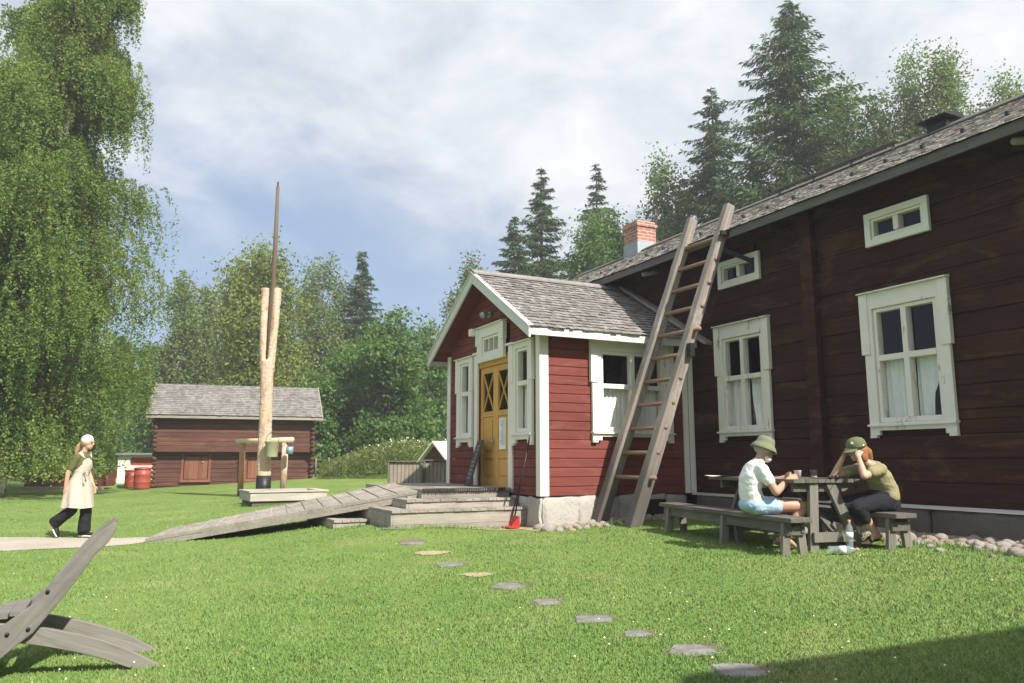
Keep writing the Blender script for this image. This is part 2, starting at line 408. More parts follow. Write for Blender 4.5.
def window(parent, T, W, H, ix, iz0, iz1, rows, cols, mat, curtain='low', ears=True, apron=True, depth=.05, transom=.6, sill_drop=.1, sash=.045, crown=True):
    """cased window: x across, y outward, z up, origin at lower left of the outer casing"""
    f = MB(T); cw = ix
    d = depth
    f.box(0, cw, 0.002, d, 0.0 if apron else 0, iz1, None); f.box(W-cw, W, 0.002, d, 0, iz1)         # side boards
    f.box(0, W, .002, d, iz1, H)                                                                    # head board
    f.box(cw, W-cw, .002, d, (0.0 if not apron else sill_drop*.55), iz0)                            # foot board
    if ears:
        e = .03; zz = iz0+(iz1-iz0)*.60
        f.box(-e, .085, .004, d+.018, zz, H-.002); f.box(W-.085, W+e, .004, d+.018, zz, H-.002)
    y0, y1 = -.07, d-.025
    x0, x1 = cw+.003, W-cw-.003
    f.box(x0, x0+sash, y0, y1, iz0+.003, iz1-.003); f.box(x1-sash, x1, y0, y1, iz0+.003, iz1-.003)
    f.box(x0+sash, x1-sash, y0, y1, iz0+.003, iz0+.003+sash*1.3); f.box(x0+sash, x1-sash, y0, y1, iz1-.003-sash, iz1-.003)
    if cols == 2:
        xc = (x0+x1)/2; f.box(xc-.035, xc+.035, y0-.001, y1+.012, iz0+.05, iz1-.04)
        xs = [(x0+sash, xc-.035), (xc+.035, x1-sash)]
    elif cols == 3:
        w3 = (x1-x0-2*sash)/3; xs = []
        for k in range(3):
            xs.append((x0+sash+w3*k+.012, x0+sash+w3*(k+1)-.012))
            if k: f.box(x0+sash+w3*k-.012, x0+sash+w3*k+.012, y0, y1-.004, iz0+.05, iz1-.04)
    else: xs = [(x0+sash, x1-sash)]
    zs = [(iz0+.003+sash*1.3, iz1-.003-sash)]
    if rows == 2:
        zt = iz0+(iz1-iz0)*transom
        f.box(x0+sash-.001, x1-sash+.001, y0-.002, y1+.006, zt-.035, zt+.035)
        zs = [(zs[0][0], zt-.035), (zt+.035, zs[0][1])]
    fr = f.build('window', mat, parent, bevel=.003)
    g = MB(T)
    for a, b in xs:
        for c, e2 in zs: g.quad((b+.004, -.033, c-.004), (a-.004, -.033, c-.004), (a-.004, -.033, e2+.004), (b+.004, -.033, e2+.004))
    g.build('pane', M['glass'], fr)
    if crown: co = MB(T); co.prism([(.002, H+.002), (d+.05, H+.002), (d+.05, H+.016), (.002, H+.035)], -.035, W+.035, 'x'); co.build('cornice', mat, fr)
    if apron:
        s = MB(T); s.prism([(.003, iz0-.005), (d+.035, iz0-.018), (d+.035, iz0-.04), (.003, iz0-.036)], -.012, W+.012, 'x')
        s.box(.0, .09, .003, d+.004, -.03, -.001); s.box(W-.09, W, .003, d+.004, -.03, -.001)
        s.build('sill', mat, fr)
    if curtain:
        c = MB(T)
        def drape(xa, xb, za, zb, pull=0, yy=-.10, amp=.014, wl=.075):
            n = 40; nz = 7; vs = []; fs = []
            for j in range(nz+1):
                t = j/nz; z = za+(zb-za)*t
                for i in range(n+1):
                    u = i/n; sh = pull*math.sin((1-t)*math.pi*.5)
                    x = xa+(xb-xa)*u*(1-abs(sh)) if sh >= 0 else xb-(xb-xa)*(1-u)*(1-abs(sh))
                    vs.append((x, yy+amp*math.sin(x/wl*TAU+.6*math.sin(3*x+t*2)), z))
            for j in range(nz):
                for i in range(n): fs.append((j*(n+1)+i, j*(n+1)+i+1, (j+1)*(n+1)+i+1, (j+1)*(n+1)+i))
            c.add(vs, fs, True)
        zt = zs[0][1]+.01
        if curtain == 'low':
            drape(xs[0][0]-.03, xs[0][1]+.02, iz0, zt, .22); drape(xs[-1][0]-.02, xs[-1][1]+.03, iz0, zt, -.12)
        elif curtain == 'split':
            drape(xs[0][0]-.03, xs[0][1]+.01, iz0, zt, -.55); drape(xs[-1][0]+.0, xs[-1][1]+.03, iz0, zt, .0)
        else: drape(xs[0][0]-.03, xs[-1][1]+.03, iz0, zt, 0)
        c.build('curtain', M['curtain'], fr, recalc=False)
    return fr
def shingles(mb, o, u, v, nrm, lu, lv, cw=.12, course=.17, th=.012, lift=.020):
    o, u, v, nrm = map(Vector, (o, u, v, nrm)); rows = int(lv/course)+1
    for r in range(rows):
        x = -random.uniform(0, cw)
        while x < lu:
            w = cw*random.uniform(.65, 1.35); x0 = max(x, 0); x1 = min(x+w-.004, lu); x += w
            if x1-x0 < .015: continue
            b = r*course-random.uniform(0, .035)+random.uniform(-.012, .012); t = min(b+course*1.6, lv)
            if r == 0: b = -random.uniform(.0, .03)
            if t-b < .03: continue
            h = random.uniform(0, .006)
            vs = []
            for hh in (0, 1):
                for (xx, yy) in ((x0, b), (x1, b+random.uniform(-.008, .008)), (x1, t), (x0, t)):
                    up = (lift+h if yy < b+.05 else .002) + (th if hh else 0)*(1 if yy < b+.05 else .5)
                    vs.append(tuple(o+u*xx+v*yy+nrm*up))
            mb.add(vs, [(3,2,1,0),(4,5,6,7),(0,1,5,4),(1,2,6,5),(2,3,7,6),(3,0,4,7)])
def stone_block(mb, x0, x1, y0, y1, z0, z1, seed, amp=.018, n=6):
    bm = bmesh.new(); bmesh.ops.create_cube(bm, size=1)
    bmesh.ops.bevel(bm, geom=bm.edges[:], offset=.06, segments=1, affect='EDGES')
    bmesh.ops.subdivide_edges(bm, edges=bm.edges[:], cuts=n, use_grid_fill=True)
    from mathutils import noise as mn
    vs = []
    for v in bm.verts:
        p = Vector(((v.co.x+.5)*(x1-x0)+x0, (v.co.y+.5)*(y1-y0)+y0, (v.co.z+.5)*(z1-z0)+z0))
        p += mn.noise_vector(p*3.3+Vector((seed, 0, 0)))*amp*1.6+mn.noise_vector(p*11)*amp*.5; vs.append(tuple(p))
    bm.verts.index_update(); mb.add(vs, [tuple(q.index for q in f.verts) for f in bm.faces], True); bm.free()

house = thing('farmhouse', 'long dark red log farmhouse with white windows and grey shingle roof', 'farmhouse', tuple(P0), HANG)
S0, S1 = -1.43, 12.9; WT = .16; ZB = .74
op_main = [(-.14,.68,1.68,3.06), (2.53,3.36,1.68,3.06), (-.065,.625,3.92,4.18), (2.585,3.295,3.92,4.18)]
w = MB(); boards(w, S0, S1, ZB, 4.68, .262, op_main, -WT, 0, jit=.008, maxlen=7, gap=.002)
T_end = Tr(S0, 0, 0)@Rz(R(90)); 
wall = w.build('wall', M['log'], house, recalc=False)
RT = .507; ZE = 4.56
def roofz(w_): return ZE+(.45-w_)*RT if w_ > -3.5 else ZE+(.45+7+w_)*RT
e = MB()
for sx in (S0, S1-.15):
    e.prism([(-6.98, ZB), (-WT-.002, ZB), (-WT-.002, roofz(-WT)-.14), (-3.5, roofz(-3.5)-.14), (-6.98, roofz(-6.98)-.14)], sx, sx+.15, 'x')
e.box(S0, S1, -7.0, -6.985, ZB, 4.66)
e.build('gable_wall', M['log'], house)
fl = MB(); fl.box(S0+.16, S1-.16, -6.97, -WT-.003, ZB-.1, ZB+.04); fl.box(S0+.16, S1-.16, -6.97, -WT-.003, 4.5, 4.56); fl.box(3.9, 4.0, -6.9, -WT-.01, ZB+.05, 4.49)
fl.build('interior_floor', M['dark'], house)
# pilasters (boxed posts that clamp the logs)
p = MB(); p.box(1.50, 1.70, .013, .115, ZB+.01, 4.55); p.build('log_clamp_post', M['log'], house, bevel=.008)
p = MB(); p.box(S0-.03, S0+.14, .013, .05, ZB+.01, 4.55); p.build('corner_board', M['log'], house, bevel=.008)
def casing(s0, s1): return s0, s1
for (s0, s1, cur) in ((-.27, .82, 'split'), (2.41, 3.475, 'low')):
    W_ = s1-s0; window(house, Tr(s0, .012, 1.54), W_, 1.72, .13, .145, 1.525, 2, 2, M['peel'], cur, transom=.56)
for (s0, s1) in ((-.145, .705), (2.505, 3.375)):
    window(house, Tr(s0, .012, 3.84), s1-s0, .42, .08, .08, .34, 1, 2, M['white'], None, ears=False, apron=False, sash=.028, crown=False)
# foundation and the pale weather board over it
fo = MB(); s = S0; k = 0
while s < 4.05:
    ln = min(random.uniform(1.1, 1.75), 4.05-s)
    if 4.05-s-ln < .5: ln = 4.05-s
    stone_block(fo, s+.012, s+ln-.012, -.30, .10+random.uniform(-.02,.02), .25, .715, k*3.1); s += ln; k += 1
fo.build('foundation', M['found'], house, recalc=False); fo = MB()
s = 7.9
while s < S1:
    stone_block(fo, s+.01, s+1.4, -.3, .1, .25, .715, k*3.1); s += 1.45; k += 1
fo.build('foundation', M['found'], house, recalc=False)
dr = MB(); dr.prism([(.012, .728), (.125, .716), (.125, .729), (.012, .750)], S0, 4.09, 'x'); dr.build('drip_board', M['whitewood'], house)
# roof
rf = MB()
ov = .06
rf.prism([(.43, ZE-.055), (-3.5, roofz(-3.5)-.06), (-7.4, ZE-.06), (-7.4, ZE-.005), (-3.5, roofz(-3.5)-.005), (.43, ZE-.005)], S0-.17, S1+.3, 'x')
roof = rf.build('roof', M['fascia'], house)
sh = MB(); nv = Vector((0, math.sin(math.atan(RT)), math.cos(math.atan(RT)))); up = Vector((0, -math.cos(math.atan(RT)), math.sin(math.atan(RT))))
shingles(sh, (S0-.19, .47, ZE-.012), (1,0,0), up, nv, S1-S0+.5, 4.44, .13, .19, .006, .009)
sh.build('shingles', M['shingle'], roof, recalc=False)
rc = MB(); rc.prism([(-3.5, roofz(-3.5)+.045), (-3.30, roofz(-3.30)+.03), (-3.30, roofz(-3.30)+.055), (-3.5, roofz(-3.5)+.075), (-3.7, roofz(-3.3)+.055), (-3.7, roofz(-3.3)+.03)], S0-.19, S1+.32, 'x')
rc.build('ridge_board', M['fascia'], roof)
fa = MB(); fa.box(S0-.18, S1+.31, .432, .462, ZE-.128, ZE-.015); fa.build('fascia_board', M['fascia'], house)
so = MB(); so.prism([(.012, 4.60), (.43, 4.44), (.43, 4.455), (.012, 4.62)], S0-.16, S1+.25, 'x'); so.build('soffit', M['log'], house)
for sv in (-1.33, 1.95, 4.86, 8.2):
    q = MB(); q.tube([(sv, -.1, 4.50), (sv, .38, 4.38)], [.042, .038], 10); q.build('rafter_end', M['grey'] if sv != 1.95 else M['log'], house)
bk = MB(); bk.beam((2.62, .05, 4.12), (2.95, .55, 4.40), .035, .06); bk.beam((2.62, .03, 3.98), (2.62, .03, 4.36), .05, .05)
bk.build('iron_bracket', M['black'], house)
for k in range(24):
    sv = -1.3+k*.52; wv = -.55; zz = roofz(wv)+.03
    g = MB(); g.box(sv-.018, sv+.018, wv-.02, wv+.03, zz-.02, zz+.028); g.build('snow_guard', M['black'], house)
# chimneys
c = MB(); c.box(9.92, 10.5, -3.80, -3.22, 6.2, 7.16); c.box(9.885, 10.535, -3.835, -3.185, 7.16, 7.25); c.box(9.93, 10.49, -3.79, -3.23, 7.25, 7.33); c.box(10.0, 10.42, -3.7, -3.32, 7.33, 7.37)
ch = c.build('chimney', M['brick'], house, bevel=.006)
c = MB(); c.box(9.90, 10.52, -3.82, -3.20, 6.2, 6.76); c.prism([(-3.82+.01, 6.76), (-3.20-.01, 6.76), (-3.3, 6.78), (-3.7, 6.78)], 9.91, 10.51, 'x'); c.build('chimney_flashing', M['steel'], ch)
c = MB(); c.box(1.72, 2.06, -3.66, -3.34, 6.3, 6.66)
ch = c.build('chimney', M['black'], house)
c = MB(); c.prism([(-3.8, 6.72), (-3.5, 6.80), (-3.2, 6.72), (-3.2, 6.70), (-3.8, 6.70)], 1.63, 2.15, 'x')
for a in (1.74, 2.04):
    for b in (-3.64, -3.36): c.box(a-.015, a+.015, b-.015, b+.015, 6.66, 6.705)
c.build('chimney_cap', M['black'], ch)
c = MB()
for sv in np.arange(2.6, 5.2, .85): c.beam((sv, -3.2, roofz(-3.2)+.04), (sv, -3.25, roofz(-3.2)+.16), .03, .03)
c.beam((2.5, -3.22, roofz(-3.2)+.16), (5.3, -3.22, roofz(-3.2)+.16), .12, .03); c.build('roof_walkway', M['fascia'], house)

# ================================================================== entrance porch
SJ, SP, WF = 4.227, 7.80, 2.72; SC_ = 6.0; PT = .595; PZ = 4.36
porch = thing('entrance_porch', 'bright red gabled entrance porch with white corner boards and ochre double door', 'porch', tuple(fromH(SC_, 1.4)), HANG)
PO = Tr(-SC_, -1.4, 0)
def pz(s_): return PZ-abs(s_-SC_)*PT
side = MB(PO@Tr(SJ, 0, 0)@Rz(R(90)))
op_side = [(.52, 1.70, 1.68, 2.90)]
boards(side, .012, WF, .73, 3.25, .135, op_side, -.12, 0, jit=.003)
side.build('side_wall', M['redY'], porch, recalc=False)
fr = MB(PO@Tr(0, WF, 0))
op_front = [(5.24, 6.42, .80, 3.42), (4.55, 4.95, 1.66, 2.95), (6.77, 7.17, 1.66, 2.95)]
boards(fr, SJ+.123, SP, .73, 4.27, .135, op_front, -.12, 0, top=lambda z: (SC_-max(0, PZ-.085-z)/PT, SC_+max(0, PZ-.085-z)/PT), jit=.003)
fr.build('front_wall', M['red'], porch, recalc=False)
fs_ = MB(PO@Tr(SP, 0, 0)@Rz(R(-90))); boards(fs_, -WF+.124, -.01, .69, 3.25, .135, [], -.12, 0); fs_.build('side_wall', M['redY'], porch, recalc=False)
fi = MB(PO); fi.box(SJ+.13, SP-.13, .02, WF-.13, .66, .78); fi.build('interior_floor', M['dark'], porch)
fi = MB(PO); fi.box(SJ+.13, SP-.13, .02, WF-.13, 3.30, 3.33); fi.build('ceiling_board', M['dark'], porch)
# roof
t = math.atan(PT); WO = 3.05
r = MB(PO); r.prism([(3.98, pz(3.98)-.06), (SC_, PZ-.07), (8.02, pz(8.02)-.06), (8.02, pz(8.02)), (SC_, PZ), (3.98, pz(3.98))], .02, WO-.02, 'y')
proof = r.build('roof', M['redY'], porch)
sh = MB(PO)
shingles(sh, (3.94, .03, pz(3.94)-.006), (0,1,0), (math.cos(t), 0, math.sin(t)), (-math.sin(t), 0, math.cos(t)), WO-.02, 2.06/math.cos(t), .10, .13)
shingles(sh, (8.06, .03, pz(8.06)-.006), (0,1,0), (-math.cos(t), 0, math.sin(t)), (math.sin(t), 0, math.cos(t)), WO-.02, 2.06/math.cos(t), .10, .13)
sh.build('shingles', M['shingleX'], proof, recalc=False)
rc = MB(PO); rc.prism([(SC_-.13, PZ-.035), (SC_, PZ+.045), (SC_+.13, PZ-.035), (SC_+.13, PZ-.01), (SC_, PZ+.07), (SC_-.13, PZ-.01)], .03, WO+.02, 'y'); rc.build('ridge_board', M['shingleX'], proof)
b = MB(PO)
for sg in (-1, 1):
    a = SC_+sg*2.06; 
    poly = [(SC_, PZ+.005), (a, pz(a)+.005), (a, pz(a)-.155), (SC_, PZ-.17)]
    b.prism(poly if sg < 0 else poly[::-1], WO-.018, WO+.012, 'y')
    poly = [(SC_, PZ+.022), (a-sg*-.01, pz(a)+.022), (a-sg*-.01, pz(a)+.001), (SC_, PZ+.001)]
    b.prism([(x, z+.004) for x, z in poly], WO-.05, WO+.035, 'y')
b.build('bargeboard', M['whitewood'], porch)
b = MB(PO); b.box(3.945, 3.975, .03, WO-.02, pz(3.96)-.125, pz(3.96)-.008); b.build('fascia_board', M['whitewood'], porch)
b = MB(PO); b.box(8.025, 8.055, .03, WO-.02, pz(3.96)-.125, pz(3.96)-.008); b.build('fascia_board', M['whitewood'], porch)
so = MB(PO); so.box(3.98, SJ-.02, .03, WO-.03, 3.105, 3.12); so.build('soffit', M['redY'], porch)
fb = MB(PO)
fb.beam((SC_-.1, .045, pz(SC_-.1)+.09), (3.62, .045, pz(3.62)+.10), .05, .20, ref=(0,1,0)); fb.build('flashing_board', M['grey'], porch)
# corner boards
for nm, bx in (('corner_board', (SJ-.026, SJ-.001, WF-.12, WF+.028)), ('corner_board', (SJ+.001, SJ+.10, WF+.004, WF+.030)),
               ('corner_board', (SP-.11, SP+.026, WF+.004, WF+.030)), ('corner_board', (SP+.004, SP+.028, WF-.1, WF+.002)), ('corner_board', (SJ-.03, SJ-.004, .045, .14)), ('corner_board', (SJ-.135, SJ-.035, .014, .044))):
    c = MB(PO); c.box(*bx, .735, 3.16 if bx[3] > 1 else 3.10); c.build(nm, M['white'], porch, bevel=.003)
# windows: one on the lit side wall, two narrow ones beside the door, a transom over it
window(porch, PO@Tr(SJ-.004, .36, 1.54)@Rz(R(90)), 1.50, 1.54, .163, .14, 1.36, 2, 2, M['white'], 'full', transom=.56)
for s0 in (4.41, 6.63):
    window(porch, PO@Tr(s0, WF+.006, 1.50), .68, 1.53, .143, .16, 1.45, 2, 1, M['white'], 'full', transom=.58)
tr = window(porch, PO@Tr(5.33, WF+.02, 2.88), 1.03, .58, .19, .10, .42, 1, 3, M['white'], None, ears=True, apron=False, depth=.06)
# door
jm = MB(PO); jm.box(5.10, 5.235, WF+.004, WF+.035, .80, 3.04); jm.box(6.425, 6.56, WF+.004, WF+.035, .80, 3.04); jm.box(5.07, 5.29, WF+.004, WF+.06, 3.045, 3.08); jm.box(6.40, 6.60, WF+.004, WF+.06, 3.045, 3.08)
jm.build('door_casing', M['white'], porch)
hd = MB(PO); hd.box(5.237, 6.423, WF-.10, WF-.002, 2.80, 2.955); hd.build('door_head', M['door'], porch)
for k in range(2):
    x0 = 5.242+k*.590; x1 = x0+.584; d = MB(PO); y0, y1 = WF-.075, WF-.03; z0, z1 = .815, 2.795; st = .085
    d.box(x0, x0+st, y0, y1, z0, z1); d.box(x1-st, x1, y0, y1, z0, z1)
    for za, zb in ((z0, z0+.14), (z0+.46, z0+.54), (1.98-.02, 2.05), (z1-.1, z1), (1.62, 1.68)):
        if abs(za-1.62) < .01: continue
        d.box(x0+st, x1-st, y0, y1, za, zb)
    for za, zb in ((z0+.14, z0+.46), (z0+.54, 1.96)):
        d.box(x0+st, x1-st, y0+.012, y1-.018, za, zb); d.box(x0+st+.05, x1-st-.05, y1-.019, y1-.004, za+.05, zb-.05)
    a, b2 = (x0+st, 2.05), (x1-st, z1-.1)
    d.beam((a[0], y1-.014, a[1]), (b2[0], y1-.014, b2[1]), .022, .028, ref=(0,1,0)); d.beam((b2[0], y1-.016, a[1]), (a[0], y1-.016, b2[1]), .022, .028, ref=(0,1,0))
    dl = d.build('door_leaf', M['door'], porch, bevel=.004)
    g = MB(PO); g.box(x0+st-.003, x1-st+.003, y0+.01, y0+.014, 2.045, z1-.098); g.build('pane', M['glass'], dl)
    if k == 0:
        n = MB(PO); n.box(x0+.20, x0+.44, y1+.001, y1+.004, 1.42, 1.92); nt_ = n.build('paper_notice', M['paper'], dl)
    else:
        h = MB(PO); h.tube([(x0+.04, y1, 1.55), (x0+.04, y1+.05, 1.55), (x0+.12, y1+.055, 1.55)], .011, 8); h.box(x0+.025, x0+.058, y1, y1+.005, 1.46, 1.62); h.build('door_handle', M['steel'], dl)
nk = MB(PO)
for k in range(13):
    z = 1.88-k*.032; nk.box(5.242+.20+.025, 5.242+.20+random.uniform(.13, .215), WF-.0255, WF-.0245, z, z+.009)
nk.build('notice_print', M['ink'], porch)
th_ = MB(PO); th_.box(5.1, 6.56, WF-.10, WF+.05, .76, .812); th_.build('threshold', M['grey'], porch)
# foundation of the porch
fo = MB(PO); w0 = .12; k = 0
while w0 < WF+.05:
    ln = min(random.uniform(.32, .62), WF+.05-w0); stone_block(fo, SJ-.05, SJ+.3, w0+.006, w0+ln-.006, .2, .718, k*2.3+50, .030, 5); w0 += ln; k += 1
for a in np.arange(SJ+.3, SP, .7): stone_block(fo, a, a+.69, WF-.3, WF+.03, .2, .715, a*7, .022, 4)
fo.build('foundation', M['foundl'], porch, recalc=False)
# vent grating low in the porch footing
v = MB(PO); v.box(SJ-.085, SJ-.06, .58, 1.02, .42, .66); v.build('footing_vent', M['black'], porch)
# lamp over the transom and a bell-like lamp beside it
lm = thing('wall_lamp', 'small pale spotlight fixed high in the porch gable', 'lamp', tuple(fromH(5.95, WF+.012, 3.66)), HANG)
q = MB(); q.box(-.05, .05, 0, .03, -.04, .05); q.build('wall_plate', M['steel'], lm); q = MB(); q.tube([(0, .03, 0), (0, .10, .02)], .015, 8); q.tube([(0, .08, .03), (-.02, .17, -.03)], [.04, .055], 12); q.build('lamp_head', M['steel'], lm)
lm = thing('wall_lamp', 'small white floodlight on the upper left corner of the transom window', 'lamp', tuple(fromH(6.42, WF+.012, 3.42)), HANG)
q = MB(); q.box(-.03, .03, 0, .02, -.05, .05); q.build('wall_plate', M['white'], lm); q = MB(); q.tube([(0, .02, 0), (.02, .09, 0)], .015, 8); q.box(-.06, .07, .08, .17, -.06, .06); q.build('lamp_head', M['white'], lm, bevel=.01)

# ================================================================== steps, ramp, leaning things
st = thing('porch_steps', 'weathered grey plank deck with wraparound steps in front of the porch door', 'steps', tuple(fromH(6.5, 3.5, .3)), HANG)
SO = Tr(-6.5, -3.5, -.3)
def deckbox(name, s0, s1, w0, w1, z0, z1):
    m = MB(SO); ww = w0
    n = max(1, round((w1-w0)/.13)); pw = (w1-w0)/n
    for k in range(n):
        ww = w0+k*pw; m.box(s0-.02-random.uniform(0, .008), s1, ww+.002, ww+pw-.004, z1-.035, z1+random.uniform(-.003, .003))
    tp = m.build(name, M['grey'], st, recalc=False)
    m = MB(SO); zc = z0; hh = z1-.036-z0; nb = max(1, round(hh/.17))
    for k in range(nb):
        a = z0+hh*k/nb; bb = z0+hh*(k+1)/nb-.003
        m.box(s0, s0+.03, w0+.01, w1-.034, a, bb); m.box(s0, s1-.01, w1-.03, w1, a, bb)
    m.build('riser', M['greyY'], tp)
deckbox('deck', 5.12, 8.05, WF+.06, 4.20, .34, .83)
deckbox('tread', 4.86, 5.098, WF+.04, 4.52, .30, .70); deckbox('tread', 4.60, 4.838, WF+.03, 4.82, .22, .575)
deckbox('tread', 5.10, 8.0, 4.205, 4.52, .22, .70); deckbox('tread', 4.845, 7.8, 4.525, 4.82, .18, .575); deckbox('tread', 5.6, 7.4, 4.86, 5.35, .1, .40)
mt = MB(SO); mt.box(5.095, 5.15, WF+.1, 4.1, .80, .86); 
rag = MB(SO)
for k in range(46):
    wv = WF+.15+k*.0290; rag.box(5.090, 5.100, wv, wv+.02, .80-random.uniform(.005, .03), .842)
rag.build('mat_fringe', M['black'], st)
rp = thing('access_ramp', 'long grey plank ramp with cross battens running down from deck to gravel path', 'ramp', tuple(fromH(6.9, 5.9, .05)), HANG)
RO = Tr(-6.9, -5.9, -.05)
A, B = Vector((7.62, 7.72, .06)), Vector((8.62, 7.36, .12)); Dn, Cn = Vector((5.28, 4.20, .80)), Vector((6.62, 4.16, .885))
m = MB(RO); nb = 8
for k in range(nb):
    u0, u1 = k/nb+.004, (k+1)/nb-.004
    a0, a1 = A.lerp(B, u0), A.lerp(B, u1); d0, d1 = Dn.lerp(Cn, u0), Dn.lerp(Cn, u1); h = random.uniform(0, .006)
    vs = [tuple(p+Vector((0, 0, z))) for z in (-.04, h) for p in (a0, a1, d1, d0)]
    m.add(vs, [(3,2,1,0),(4,5,6,7),(0,1,5,4),(1,2,6,5),(2,3,7,6),(3,0,4,7)])
dk = m.build('ramp_deck', M['grey'], rp)
m = MB(RO)
for k in range(1, 15):
    t_ = k/15; a = A.lerp(Dn, t_)+Vector((0,0,.02)); b_ = B.lerp(Cn, t_)+Vector((0,0,.02)); m.beam(a.lerp(b_, .03)-Vector((0,0,.012)), a.lerp(b_, .97)-Vector((0,0,.012)), .03, .012)
m.build('batten', M['grey'], rp)
for P_, Q_ in ((A, Dn), (B, Cn)):
    m = MB(RO); vs = []
    off = (Q_-P_).cross(Vector((0,0,1))).normalized()*.022
    lo = .02
    for sgn in (-1, 1):
        for p, z in ((P_, -.045), (Q_, -.045), (Q_, -.13), (P_.lerp(Q_, .12), -.12), (P_, -.07)): vs.append(tuple(p+off*sgn+Vector((0,0,z))))
    m.add(vs, [(0,1,2,3,4),(9,8,7,6,5)]+[(i, i+5, (i+1) % 5+5, (i+1) % 5) for i in range(5)]); m.build('side_beam', M['grey'], rp)
m = MB(RO)
for t_ in (.97,):
    for P_, Q_ in ((A, Dn), (B, Cn)):
        q = P_.lerp(Q_, t_); gg = gzH(q.x, q.y); m.box(q.x-.05, q.x+.05, q.y-.05, q.y+.05, gg-.05, q.z-.05)
m.build('support_post', M['grey'], rp)
# chalk board leaning on the door
bo = thing('chalkboard', 'narrow dark chalkboard leaning against the left half of the ochre door', 'board', tuple(fromH(6.22, 3.02, .835)), HANG)
T = Rz(R(-14))@Rx(R(17))
m = MB(T); m.box(-.20, .20, -.012, .012, 0, .74); m.build('board', M['black'], bo, bevel=.004)
m = MB(T)
for k in range(9):
    z = .66-k*.068; x = -.15
    while x < .12:
        l = random.uniform(.03, .09); m.box(x, x+l, .0125, .0135, z, z+random.uniform(.012, .026)); x += l+.02
m.build('chalk_lines', plain('chalk', (.33,.35,.37), .9, bs=0), bo)
m = MB(T)
m.box(-.225, -.202, -.016, .016, -.01, .77); m.box(.202, .225, -.016, .016, -.01, .77); m.box(-.2, .2, -.016, .016, .742, .765); m.build('frame', plain('dark_frame', (.06,.065,.07)), bo)
# long handled dust scoop
sv = thing('scoop_shovel', 'red scoop with a long black handle leaning on the porch corner', 'shovel', tuple(fromH(4.50, 3.02, gzH(4.5, 3.02))), HANG)
m = MB(); m.prism([(-.02,.015),(.14,.015),(.14,.03),(.03,.04),(.0,.18),(-.02,.18)], -.14, .14, 'x'); m.prism([(-.02,.015),(.14,.015),(.0,.17),(-.02,.18)], -.146, -.139, 'x'); m.prism([(-.02,.015),(.14,.015),(.0,.17),(-.02,.18)], .139, .146, 'x')
m.build('scoop', M['redpl'], sv)
m = MB(); m.tube([(0, -.01, .15), (-.02, -.255, 1.33)], .012, 8); m.tube([(.07, .0, .15), (-.0, -.19, .95)], .010, 8); m.build('handle', M['black'], sv)
m = MB(); m.tube([(-.045, -.258, 1.335), (.005, -.258, 1.35)], .022, 8); m.build('grip', M['white'], sv)
# plank bins beyond the steps
def bin_(name, label, loc, rz, w_, h_, nb):
    t_ = thing(name, label, 'bin screen', loc, rz, 'plank bin screens beyond the deck')
    for k in range(nb):
        x = -w_/2+k*w_/nb; m = MB(); m.box(x+.008, x+w_/nb-.008, -.012, .012, .03, h_-random.uniform(.0, .02)); m.build('plank', M['greyZ'], t_)
    m = MB(); m.box(-w_/2-.05, -w_/2+.001, -.06, .8, .0, h_+.02); m.box(w_/2, w_/2+.05, -.06, .8, 0, h_+.02); m.box(-w_/2, w_/2, .78, .8, 0, h_); m.build('side_panel', M['dgreyZ'], t_)
    m = MB(); m.box(-w_/2-.07, w_/2+.07, -.08, .84, h_+.022, h_+.06); m.build('lid', M['moss'], t_)
bin_('plank_bin', 'paler plank bin with a mossy lid at the left end of the deck', (-3.42, 24.9, .39), R(-4), 1.0, .78, 8)
bin_('plank_bin', 'darker grey plank bin right beside the porch wall', (-2.30, 25.2, .40), R(3), 1.0, .80, 8)

# ================================================================== ladder
ld = thing('roof_ladder', 'heavy timber ladder leaning on the farmhouse eave', 'ladder', tuple(fromH(3.69, 1.85, gzH(3.69, 1.85))), HANG)
LO = Tr(-3.69, -1.85, -gzH(3.69, 1.85))
RF, RTp = Vector((3.29, 1.83, .31)), Vector((2.72, .36, 4.96)); LF, LT = Vector((4.08, 1.86, .31)), Vector((3.55, .36, 4.98))
def rail(a, b):
    # own local frame so that the grain follows the beam
    d = (b-a); ln = d.length; o = bpy.data.objects.new('rail', None)
    m = MB(); n = 12; vs = []
    for i in range(n+1):
        z = ln*i/n; k = 1.12-.24*i/n
        for sx, sy in ((-1,-1),(1,-1),(1,1),(-1,1)): vs.append((sx*.072*k+random.uniform(-.004,.004), sy*.082*k+random.uniform(-.004,.004), z))
    fs = [(3,2,1,0), tuple(n*4+k for k in range(4))]
    for i in range(n):
        for k in range(4): fs.append((i*4+k, i*4+(k+1) % 4, i*4+4+(k+1) % 4, i*4+4+k))
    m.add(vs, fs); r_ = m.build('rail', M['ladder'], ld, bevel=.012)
    bpy.data.objects.remove(o)
    z = d.normalized(); x = Vector((1,0,0)); x = (x-z*x.dot(z)).normalized(); y = z.cross(x)
    Mx = Matrix((x, y, z)).transposed().to_4x4(); Mx.translation = LO @ a
    r_.matrix_local = Mx; return r_
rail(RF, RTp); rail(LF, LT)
for k in range(11):
    t_ = .15+k*.0745
    a, b_ = RF.lerp(RTp, t_), LF.lerp(LT, t_); u = (b_-a).normalized()
    m = MB(LO); q = a-u*(.17 if k in (0, 6, 11) else .08); m.tube([q, b_+u*.08], [.033, .030], 10); m.build('rung', M['rung'], ld)
m = MB(LO); t_ = .53; a = RF.lerp(RTp, t_); m.box(a.x-.16, a.x-.08, a.y-.04, a.y+.04, a.z-.08, a.z+.10); m.build('iron_clamp', M['black'], ld)
